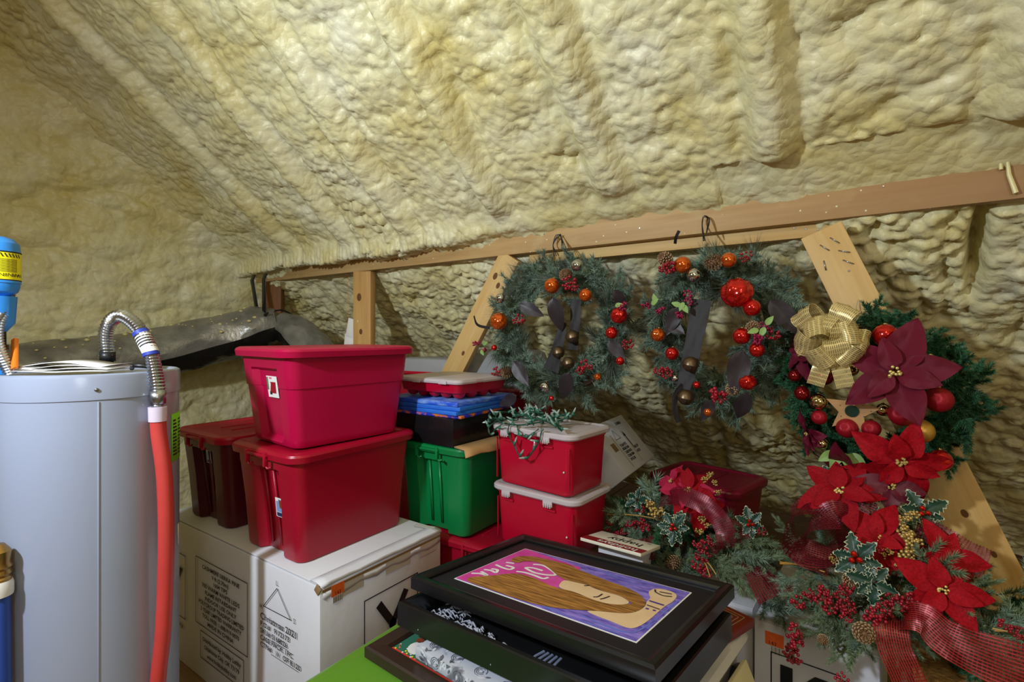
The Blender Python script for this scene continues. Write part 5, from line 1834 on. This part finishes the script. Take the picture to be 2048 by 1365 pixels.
for p, r, m in (((0.077, 1.96, 1.498), .036, M_REDB), ((-0.144, 2.0, 1.535), .022, M_DREDB), ((-0.087, 1.97, 1.361), .030, M_DREDB), ((-0.151, 1.97, 1.3), .025, M_DREDB), ((-0.102, 1.95, 1.277), .027, M_GOLDMIR), ((-0.1, 1.95, 1.225), .024, M_REDG),
                ((-0.023, 1.94, 1.199), .032, M_REDG), ((0.04, 1.94, 1.204), .027, M_REDG), ((0.116, 1.93, 1.258), .036, M_REDG), ((0.161, 1.93, 1.211), .035, M_GOLDMATT), ((0.204, 1.95, 1.306), .037, M_REDG), ((0.189, 1.98, 1.404), .034, M_GOLDMATT),
                ((0.071, 1.95, 1.265), .020, M_GOLDMIR), ((-0.01, 1.97, 1.386), .020, M_GOLDMIR), ((-0.074, 1.96, 1.387), .020, M_GOLDMIR), ((-0.092, 1.95, 1.138), .019, M_GOLDMIR), ((0.207, 1.95, 1.126), .031, M_REDB), ((-0.175, 2.0, 1.357), .022, M_DREDB)):
    ball(w3, L3(p), r, m)
poinsettia(w3, L3((0.093, 1.9, 1.385)), (.08, -1, .12), .155, 'burg', 8, 5)
poinsettia(w3, L3((0.112, 1.9, 1.121)), (.1, -1, -.25), .135, 'scarlet', 8, 8)
poinsettia(w3, L3((-0.15, 1.99, 1.434)), (-.9, -.6, .1), .10, 'burgd', 8, 9)
poinsettia(w3, L3((-0.015, 1.97, 1.067)), (-.3, -.5, -.9), .12, 'burg', 7, 10)
poinsettia(w3, L3((-0.131, 1.98, 1.162)), (-.9, -.5, -.2), .08, 'burg', 7, 11)
for k in range(4):
    leaf_put(w3, 'green_leaf', HOL[0] if False else LGL, L3(((-0.053, 1.95, 1.115))) + Vector((.012 * k, 0, 0)), (-.8 + .5 * k, -.3, -.5), (0, -1, .3), .06)
# gold bow
rgb = random.Random(4)
bc3 = L3((-0.063, 1.92, 1.487))
for k in range(12):
    a = 2.4 * k + rgb.uniform(-.3, .3)
    lay = k / 12
    ln = .118 * rgb.uniform(.75, 1.1) * (1 - .35 * lay)
    d = Vector((math.cos(a), -.15 - 1.0 * lay, math.sin(a)))
    d.normalize()
    s = d.cross(Vector((rgb.uniform(-.8, .8), 1, rgb.uniform(-.8, .8)))).normalized()
    nn = s.cross(d)
    h = .034 * rgb.uniform(.8, 1.3)
    ribbon(w3, [bc3, bc3 + d * ln * .5 + nn * h, bc3 + d * ln * .92 + nn * h * .9, bc3 + d * ln * 1.06, bc3 + d * ln * .9 - nn * h * .9, bc3 + d * ln * .45 - nn * h * .8, bc3], lambda t: .02 + .055 * math.sin(PI * t) ** .6, M_NETGOLD, s, 'bow_loop', 18)
for d in ((-.3, -.2, -1), (.25, -.2, -1)):
    d = Vector(d).normalized()
    ribbon(w3, [bc3, bc3 + d * .08 + Vector((0, -.02, 0)), bc3 + d * .16], .05, M_NETGOLD, (1, 0, .3), 'bow_tail', 10)
# wooden star with a round glass in it
star = []
for k in range(10):
    a = PI / 2 + PI * k / 5
    r_ = .078 if k % 2 == 0 else .036
    star.append((r_ * math.cos(a), r_ * math.sin(a)))
so = MB().prism(star, -.006, .006).build('wooden_star', mat('star_wood', '#B08656', .6, var=.15, scale=20), w3, loc=L3((-0.01, 1.94, 1.256)), rot=(R(90), R(8), 0), bevel=.0015)
MB().lathe([(.019, .006), (.019, .010), (.015, .010), (.015, .0075), (.001, .0075)], 20).build('star_centre', mat('dark_green_glass', '#12302A', .1, coat=.5), so)
for k in range(12):
    MB().lathe([(.0016, .006), (.0016, .0068)], 6).build('star_dot', M_INK, so, loc=(.05 * math.cos(k * .524 + .2) * (.7 if k % 2 else 1), .05 * math.sin(k * .524 + .2) * (.7 if k % 2 else 1), 0))
MB().tube(bez([L3((0.007, 2.115, 1.622)), L3((0.002, 2.1, 1.59)), L3((0.007, 2.07, 1.534))], 8), .0013, 4).tube(bez([L3((0.01, 2.115, 1.622)), L3((0.015, 2.1, 1.59)), L3((0.015, 2.07, 1.534))], 8), .0013, 4).build('hanging_wire', M_STEEL, w3)

# ------------------------------------------------------------------ garland behind the framed drawing
GC = (-.50, 2.06, .50)
ga = thing('floral_garland', 'artificial fir garland with poinsettia, holly and burgundy ribbon behind the framed drawing', 'garland', GC)


def LG(p):
    return Vector(p) - Vector(GC)


def branch(parent, fn, a, b, kind='grey', s=1.0, name='fir_branch'):
    """a fir branch reaching from a to b"""
    a, b = fn(a), fn(b)
    L = {'grey': .22, 'fir': .15, 'dense': .12, 'pine': .13}[kind]
    return put(name, RG.choice(SPR[kind]), parent, a, align(b - a, RG.uniform(0, 6.28)), max(.5, (b - a).length / L) * s)


def holly(parent, fn, p, n, r, cnt=6, seed=0, berry=True):
    n, u, v = perp(n)
    rg = random.Random(seed)
    c = fn(p)
    for k in range(cnt):
        a = 2 * PI * k / cnt + rg.uniform(-.3, .3)
        d = u * math.cos(a) + v * math.sin(a) + n * rg.uniform(-.1, .35)
        leaf_put(parent, 'holly_leaf', rg.choice(HOL), c + d * r * .1, d, n, r * rg.uniform(.75, 1.1))
    if berry:
        for k in range(3):
            MB().sphere((0, 0, 0), r * .12, 10, 8).build('holly_berry', M_REDB, parent, loc=c + n * r * .2 + (u * math.cos(k * 2.1) + v * math.sin(k * 2.1)) * r * .16)


for a, b, k in (((-0.596, 2.02, 0.659), (-0.899, 2.05, 0.587), 'grey'), ((-0.625, 2.05, 0.683), (-0.946, 2.1, 0.661), 'grey'), ((-0.662, 2.1, 0.7), (-0.777, 2.15, 0.859), 'grey'), ((-0.748, 2.1, 0.66), (-0.752, 2.15, 0.885), 'fir'),
                ((-0.604, 1.98, 0.671), (-0.647, 1.93, 0.57), 'grey'), ((-0.562, 1.97, 0.684), (-0.599, 1.9, 0.557), 'grey'), ((-0.524, 1.97, 0.693), (-0.511, 1.92, 0.573), 'grey'), ((-0.487, 1.97, 0.702), (-0.401, 1.9, 0.604), 'grey'),
                ((-0.451, 1.97, 0.73), (-0.282, 1.87, 0.624), 'grey'), ((-0.476, 2.0, 0.733), (-0.307, 1.93, 0.724), 'grey'), ((-0.469, 2.05, 0.737), (-0.277, 2.0, 0.805), 'grey'), ((-0.422, 2.0, 0.736), (-0.212, 1.92, 0.785), 'grey'),
                ((-0.519, 2.1, 0.71), (-0.388, 2.1, 0.817), 'grey'), ((-0.564, 2.12, 0.715), (-0.635, 2.15, 0.882), 'grey'), ((-0.364, 1.97, 0.741), (-0.207, 1.87, 0.704), 'grey'), ((-0.482, 1.95, 0.673), (-0.331, 1.88, 0.666), 'grey'),
                ((-0.63, 2.0, 0.678), (-0.757, 1.95, 0.584), 'fir'), ((-0.451, 2.05, 0.742), (-0.378, 2.0, 0.82), 'fir'), ((-0.554, 1.94, 0.639), (-0.465, 1.88, 0.585), 'fir'), ((-0.373, 1.93, 0.707), (-0.25, 1.86, 0.746), 'fir'),
                ((-0.719, 2.08, 0.715), (-0.885, 2.1, 0.741), 'dense'), ((-0.579, 2.1, 0.697), (-0.476, 2.0, 0.656), 'dense'), ((-0.62, 2.1, 0.709), (-0.636, 2.02, 0.589), 'dense'), ((-0.519, 2.1, 0.751), (-0.444, 2.02, 0.695), 'dense'),
                ((-0.726, 2.1, 0.6), (-0.838, 2.1, 0.607), 'dense')):
    branch(ga, LG, a, b, k)
    if k == 'grey':
        mid = tuple((Vector(a) * .6 + Vector(b) * .4))
        branch(ga, LG, mid, tuple(Vector(mid) + (Vector(b) - Vector(a)) * .5 + Vector((RG.uniform(-.06, .06), RG.uniform(-.05, .05), RG.uniform(-.03, .06)))), 'grey', .9)
for k in range(34):
    p = Vector((-.52 + RG.uniform(-.32, .26), 2.08 + RG.uniform(-.12, .1), .60 + RG.uniform(-.06, .12)))
    spray(ga, RG.choice(('dense', 'grey', 'fir')), LG(p), (RG.uniform(-1, 1), RG.uniform(-1, .2), RG.uniform(-.3, .9)), 1.0, 'fir_branch')
poinsettia(ga, LG((-0.541, 2.02, 0.879)), (-.1, -.6, .75), .12, 'velvet', 9, 31, accent='rose')
poinsettia(ga, LG((-0.491, 2.0, 0.835)), (.5, -.8, .3), .10, 'scarlet', 7, 32)
poinsettia(ga, LG((-0.618, 2.06, 0.896)), (-.5, -.7, .6), .09, 'rose', 6, 33)
holly(ga, LG, (-0.565, 1.9, 0.772), (-.1, -1, .35), 0.061, 8, 1)
holly(ga, LG, (-0.307, 1.93, 0.833), (.2, -1, .4), 0.054, 6, 2)
holly(ga, LG, (-0.763, 2.05, 0.8), (-.3, -1, .5), 0.054, 5, 3, False)
for p, s in (((-0.772, 2.0, 0.707), 1.0), ((-0.738, 2.0, 0.725), 1.0), ((-0.705, 1.98, 0.718), .9), ((-0.893, 2.02, 0.636), .9), ((-0.847, 2.02, 0.638), .8), ((-0.818, 2.02, 0.659), .9), ((-0.465, 1.88, 0.739), 1.0), ((-0.454, 1.87, 0.709), 1.0),
             ((-0.464, 1.86, 0.674), 1.0), ((-0.439, 1.86, 0.654), .8), ((-0.745, 2.03, 0.767), .9), ((-0.439, 1.88, 0.754), .8), ((-0.269, 1.92, 0.82), .6), ((-0.888, 2.05, 0.678), .7)):
    berries(ga, LG(p), s * .85)
for p, s in (((-0.68, 1.98, 0.814), 1.1), ((-0.661, 1.97, 0.785), 1.0), ((-0.64, 1.98, 0.802), .8), ((-0.483, 2.03, 0.939), .6), ((-0.466, 2.05, 0.953), .6), ((-0.449, 2.04, 0.929), .6), ((-0.435, 2.02, 0.898), .6), ((-0.476, 1.96, 0.803), .6), ((-0.455, 1.95, 0.791), .5),
             ((-0.487, 1.97, 0.75), .7)):
    berries(ga, LG(p), s * .8, GLD, 'gold_sprig')
for a, b in (((-0.891, 2.03, 0.716), (-0.63, 2.0, 0.754)), ((-0.454, 1.87, 0.691), (-0.401, 1.84, 0.663)), ((-0.454, 1.87, 0.691), (-0.421, 1.84, 0.649))):
    MB().tube(bez([LG(a), (LG(a) + LG(b)) / 2 + Vector((0, 0, .01)), LG(b)], 8), .002, 5).build('gold_twig', M_TWIGY, ga)
cone_(ga, LG((-0.565, 1.9, 0.642)), .026, (-.2, -1, -.3))
ribbon(ga, [LG((-0.661, 2.02, 0.807)), LG((-0.594, 1.98, 0.866)), LG((-0.501, 1.95, 0.876)), LG((-0.421, 1.93, 0.842)), LG((-0.383, 1.91, 0.784)), LG((-0.392, 1.9, 0.731)), LG((-0.421, 1.93, 0.741))], .07, M_NETBURG, (.3, .5, .8), n=34, twist=.8)
ribbon(ga, [LG((-0.624, 1.98, 0.706)), LG((-0.664, 1.92, 0.687)), LG((-0.682, 1.86, 0.656))], lambda t: .03 + .10 * t, M_NETBURG, (1, .3, .2), n=14)
ribbon(ga, [LG((-0.307, 1.93, 0.706)), LG((-0.261, 1.88, 0.685)), LG((-0.208, 1.82, 0.651))], lambda t: .08 + .05 * t, M_NETBURG, (1, .3, .3), n=14)
ribbon(ga, [LG((-0.422, 2.0, 0.802)), LG((-0.366, 1.98, 0.783)), LG((-0.31, 1.95, 0.76)), LG((-0.327, 1.95, 0.711))], .06, M_NETBURG, (.2, .6, .7), n=18)

# ------------------------------------------------------------------ the big arrangement in a coir basket
BC = (.27, 1.84, .402)
ba = thing('floral_arrangement', 'large poinsettia and fir arrangement with red ribbon in a coir basket', 'flower arrangement', BC)
M_COIR = mat('coir', '#7A5526', .9, col2='#A87C3C', scale=30, bump=1.0, bscale=60)


def LB(p):
    return Vector(p) - Vector(BC)


bk_ = MB()
rings = []
for j, (r, z) in enumerate(((.09, .0), (.12, .03), (.145, .10), (.155, .17), (.15, .19))):
    rings.append([(r * (1 + .05 * math.sin(k * 2.3 + j)) * math.cos(2 * PI * k / 28), r * (1 + .05 * math.sin(k * 2.3 + j)) * math.sin(2 * PI * k / 28), z) for k in range(28)])
bk_.loft(rings, True, True)
bk_.build('coir_liner', M_COIR, ba)
for k in range(5):
    a = -PI / 2 + (k - 2) * .55
    MB().tube([(.10 * math.cos(a), .10 * math.sin(a), .0), (.152 * math.cos(a), .152 * math.sin(a), .10), (.164 * math.cos(a), .164 * math.sin(a), .19)], .003, 6).build('basket_wire', M_BLACK, ba)

BR3 = [((0.058, 1.78, 0.768), (-0.142, 1.78, 0.711)), ((0.034, 1.76, 0.741), (-0.152, 1.74, 0.634)), ((0.01, 1.75, 0.724), (-0.123, 1.7, 0.625)), ((0.01, 1.75, 0.71), (-0.036, 1.66, 0.563)), ((0.039, 1.74, 0.709), (0.032, 1.66, 0.589)), ((-0.026, 1.75, 0.706), (-0.078, 1.68, 0.6)), ((0.056, 1.74, 0.729), (0.127, 1.66, 0.683)), ((0.079, 1.75, 0.745), (0.155, 1.64, 0.679)), ((0.145, 1.76, 0.775), (0.257, 1.7, 0.816)), ((0.157, 1.77, 0.788), (0.297, 1.72, 0.838)), ((0.165, 1.75, 0.772), (0.265, 1.66, 0.794)), ((0.207, 1.76, 0.793), (0.329, 1.7, 0.82)), ((0.186, 1.75, 0.765), (0.321, 1.66, 0.765)), ((0.204, 1.73, 0.766), (0.319, 1.62, 0.726)), ((-0.014, 1.8, 0.769), (-0.187, 1.82, 0.745)), ((-0.027, 1.82, 0.788), (-0.197, 1.85, 0.78)), ((-0.077, 1.8, 0.767), (-0.183, 1.78, 0.715)), ((-0.04, 1.84, 0.808), (-0.136, 1.88, 0.866)), ((0.058, 1.8, 0.804), (0.133, 1.74, 0.868)), ((0.105, 1.82, 0.823), (0.181, 1.8, 0.892)), ((0.085, 1.88, 0.854), (0.17, 1.92, 0.98)), ((0.036, 1.88, 0.858), (0.011, 1.92, 0.98)), ((0.15, 1.82, 0.821), (0.238, 1.84, 0.92)), ((0.193, 1.82, 0.819), (0.275, 1.82, 0.868)), ((-0.014, 1.78, 0.748), (-0.099, 1.72, 0.712)), ((0.102, 1.76, 0.79), (0.055, 1.7, 0.719)), ((0.01, 1.78, 0.77), (-0.061, 1.7, 0.675)), ((0.21, 1.78, 0.812), (0.313, 1.76, 0.876)), ((-0.122, 1.88, 0.804), (-0.212, 1.92, 0.836)), ((0.1, 1.72, 0.738), (0.085, 1.64, 0.653)), ((0.067, 1.72, 0.727), (-0.013, 1.66, 0.634)), ((-0.025, 1.72, 0.684), (-0.134, 1.68, 0.595)), ((-0.063, 1.77, 0.753), (-0.137, 1.72, 0.685)), ((0.163, 1.73, 0.753), (0.221, 1.64, 0.715)), ((-0.088, 1.76, 0.72), (-0.173, 1.75, 0.691))]
for a, b in BR3:
    branch(ba, LB, a, b, 'grey', .95)
    mid = Vector(a) * .55 + Vector(b) * .45
    e = mid + (Vector(b) - Vector(a)) * .45 + Vector((RG.uniform(-.07, .07), RG.uniform(-.05, .05), RG.uniform(-.05, .05)))
    branch(ba, LB, tuple(mid), tuple(e), RG.choice(('grey', 'fir', 'grey')), .9)
for k in range(26):
    p = Vector((.27 + RG.uniform(-.22, .14), 1.84 + RG.uniform(-.1, .1), .62 + RG.uniform(0, .16)))
    spray(ba, RG.choice(('dense', 'grey')), LB(p), (RG.uniform(-1, .8), RG.uniform(-1, .3), RG.uniform(-.2, .9)), 1.0, 'fir_branch')
poinsettia(ba, LB((-0.04, 1.86, 1.01)), (-.1, -.75, .65), .125, 'velvet', 8, 41)
poinsettia(ba, LB((0.052, 1.8, 0.907)), (-.2, -.8, .55), .105, 'scarlet', 8, 42)
poinsettia(ba, LB((0.183, 1.68, 0.844)), (.1, -.9, .4), .110, 'scarlet', 8, 43)
poinsettia(ba, LB((0.197, 1.76, 0.904)), (.3, -.8, .4), .09, 'scarlet', 6, 44)
poinsettia(ba, LB((0.063, 1.77, 0.871)), (.3, -.8, .4), .075, 'velvet', 7, 45)
poinsettia(ba, LB((0.088, 1.9, 1.038)), (.2, -.7, .3), .09, 'burgd', 7, 46)
holly(ba, LB, (0.001, 1.7, 0.873), (-.2, -1, .4), 0.068, 6, 11)
holly(ba, LB, (0.038, 1.68, 0.825), (.1, -1, .2), 0.058, 6, 12, False)
holly(ba, LB, (0.159, 1.86, 0.988), (.2, -1, .4), 0.061, 6, 13)
holly(ba, LB, (0.036, 1.88, 0.995), (0, -1, .5), 0.050, 5, 14, False)
holly(ba, LB, (-0.062, 1.92, 1.039), (-.3, -1, .5), 0.050, 4, 15, False)
for p, s in (((-0.142, 1.7, 0.7), 1.0), ((-0.142, 1.66, 0.642), 1.0), ((-0.147, 1.66, 0.622), .9), ((-0.145, 1.66, 0.601), 1.0), ((-0.153, 1.66, 0.576), 1.0), ((-0.147, 1.66, 0.554), .9), ((-0.084, 1.68, 0.748), 1.0), ((-0.07, 1.68, 0.738), 1.0), ((-0.06, 1.67, 0.732), .9),
             ((-0.075, 1.69, 0.768), .8), ((-0.03, 1.67, 0.775), .9), ((-0.024, 1.67, 0.756), .9), ((-0.016, 1.66, 0.749), .8), ((-0.019, 1.68, 0.795), .8), ((0.037, 1.64, 0.742), 1.0), ((0.051, 1.64, 0.759), 1.0), ((0.064, 1.64, 0.774), .9), ((0.095, 1.65, 0.795), 1.0),
             ((0.108, 1.65, 0.812), 1.0), ((0.121, 1.65, 0.809), .9), ((0.073, 1.66, 0.797), .8), ((-0.022, 1.66, 0.724), .8), ((-0.029, 1.62, 0.567), .8), ((-0.116, 1.7, 0.734), .8), ((0.292, 1.64, 0.812), .7), ((0.313, 1.64, 0.801), .7), ((0.05, 1.72, 0.905), .7)):
    berries(ba, LB(p), s * .75)
for p, s in (((0.115, 1.8, 0.975), .8), ((0.132, 1.8, 0.993), .8), ((0.113, 1.79, 0.95), .9), ((0.125, 1.78, 0.935), 1.1), ((0.133, 1.77, 0.926), .9), ((0.118, 1.76, 0.898), 1.0), ((0.125, 1.75, 0.886), .8), ((-0.057, 1.76, 0.833), .6), ((0.079, 1.75, 0.892), .5),
             ((0.101, 1.74, 0.867), .6), ((0.154, 1.74, 0.894), .5), ((0.041, 1.82, 0.939), .5)):
    berries(ba, LB(p), s * .7, GLD, 'gold_sprig')
for a, b in (((-0.199, 1.8, 0.774), (-0.075, 1.74, 0.799)), ((-0.199, 1.8, 0.769), (-0.088, 1.76, 0.795)), ((0.274, 1.66, 0.787), (0.322, 1.64, 0.787)), ((0.278, 1.66, 0.783), (0.322, 1.64, 0.793))):
    MB().tube([LB(a), (LB(a) + LB(b)) / 2 + Vector((0, 0, .006)), LB(b)], .0022, 5).build('gold_twig', M_TWIGY, ba)
cone_(ba, LB((0.017, 1.6, 0.72)), .026, (.1, -1, .35))
cone_(ba, LB((-0.074, 1.62, 0.66)), .014, (-.4, -1, .2))
cone_(ba, LB((-0.013, 1.7, 0.81)), .02, (.4, -1, .2))
# ribbons
ribbon(ba, [LB((0.081, 1.68, 0.748)), LB((0.075, 1.62, 0.744)), LB((0.083, 1.6, 0.699)), LB((0.1, 1.59, 0.66)), LB((0.126, 1.58, 0.601))], .075, M_NETRED, (1, .1, .1), n=26)
ribbon(ba, [LB((0.096, 1.66, 0.722)), LB((0.109, 1.62, 0.781)), LB((0.142, 1.6, 0.794)), LB((0.177, 1.58, 0.773)), LB((0.228, 1.56, 0.765)), LB((0.314, 1.54, 0.763))], lambda t: .05 + .06 * t, M_NETRED, (.35, .2, 1), n=34)
ribbon(ba, [LB((0.141, 1.84, 0.94)), LB((0.191, 1.8, 0.936)), LB((0.24, 1.78, 0.914)), LB((0.284, 1.78, 0.899))], .08, M_NETBURG, (.2, .4, 1), n=20)
ribbon(ba, [LB((-0.014, 1.86, 0.868)), LB((-0.092, 1.84, 0.967)), LB((-0.157, 1.8, 0.934)), LB((-0.169, 1.78, 0.851)), LB((-0.089, 1.78, 0.832)), LB((-0.026, 1.8, 0.856))], .11, M_NETBURG, (.2, 1, .4), n=34)
ribbon(ba, [LB((-0.014, 1.84, 0.86)), LB((-0.039, 1.8, 0.958)), LB((-0.114, 1.76, 0.909)), LB((-0.14, 1.76, 0.842)), LB((-0.063, 1.77, 0.82))], .085, M_NETBURG, (.5, .6, .6), n=30)
ribbon(ba, [LB((-0.093, 1.86, 0.961)), LB((-0.014, 1.84, 0.966)), LB((0.041, 1.84, 0.948))], .10, M_NETBURG, (0, .4, 1), n=14)

# ------------------------------------------------------------------ tangled string lights on the upper small tote
SL_ = thing('string_lights', 'tangle of green-wired mini lights spilling over the upper small tote', 'string lights', (-1.10, 1.90, 1.112), (0, 0, R(-6)))
M_WIRE = mat('green_wire', '#1F4A3C', .5)
M_SOCK = mat('green_socket', '#2F6A55', .45)
M_BULB = mat('clear_bulb', '#A9BDB4', .15, spec=.5, alpha=.7)
sock = MB().tube([(0, 0, 0), (0, 0, .014)], [.0042, .0048], 8).mesh('socket', M_SOCK)
blb = MB().tube([(0, 0, .014), (0, 0, .026), (0, 0, .032)], [.0034, .003, .0006], 8).mesh('bulb', M_BULB)
rg = random.Random(17)


def lights(path, step, n=60):
    P = bez(path, n)
    MB().tube(P, .0022, 5).tube([p + Vector((.003 * math.sin(i * .9), .003 * math.cos(i * .9), .0025)) for i, p in enumerate(P)], .0018, 5).build('wire', M_WIRE, SL_)
    acc = 0
    for i in range(1, len(P)):
        acc += (P[i] - P[i - 1]).length
        if acc > step:
            acc = 0
            d = Vector((rg.uniform(-1, 1), rg.uniform(-1, .6), rg.uniform(-.2, 1)))
            s = put('light_socket', sock, SL_, P[i], align(d), 1.25)
            put('bulb', blb, s)


for q in range(7):
    path = []
    x, y = rg.uniform(-.2, .0), rg.uniform(-.15, .05)
    for k in range(9):
        path.append((x, y, rg.uniform(.004, .045)))
        x = max(-.21, min(.17, x + rg.uniform(-.13, .13)))
        y = max(-.165, min(.10, y + rg.uniform(-.12, .12)))
    lights(path, .05)
lights([(-.18, -.15, .01), (-.215, -.12, .03), (-.235, -.05, .03), (-.22, .03, .02), (-.15, .06, .015)], .035, 40)
lights([(-.10, -.165, .01), (-.085, -.182, -.03), (-.06, -.178, -.075), (-.025, -.176, -.12), (.01, -.176, -.118), (.045, -.178, -.08), (.075, -.182, -.04), (.08, -.168, .006)], .045, 50)
lights([(-.19, -.15, .008), (-.20, -.185, -.02), (-.185, -.186, -.045), (-.16, -.184, -.02), (-.13, -.165, .008)], .04, 24)
lights([(-.06, -.16, .006), (-.02, -.185, -.022), (.02, -.186, -.028), (.06, -.166, .006)], .03, 24)
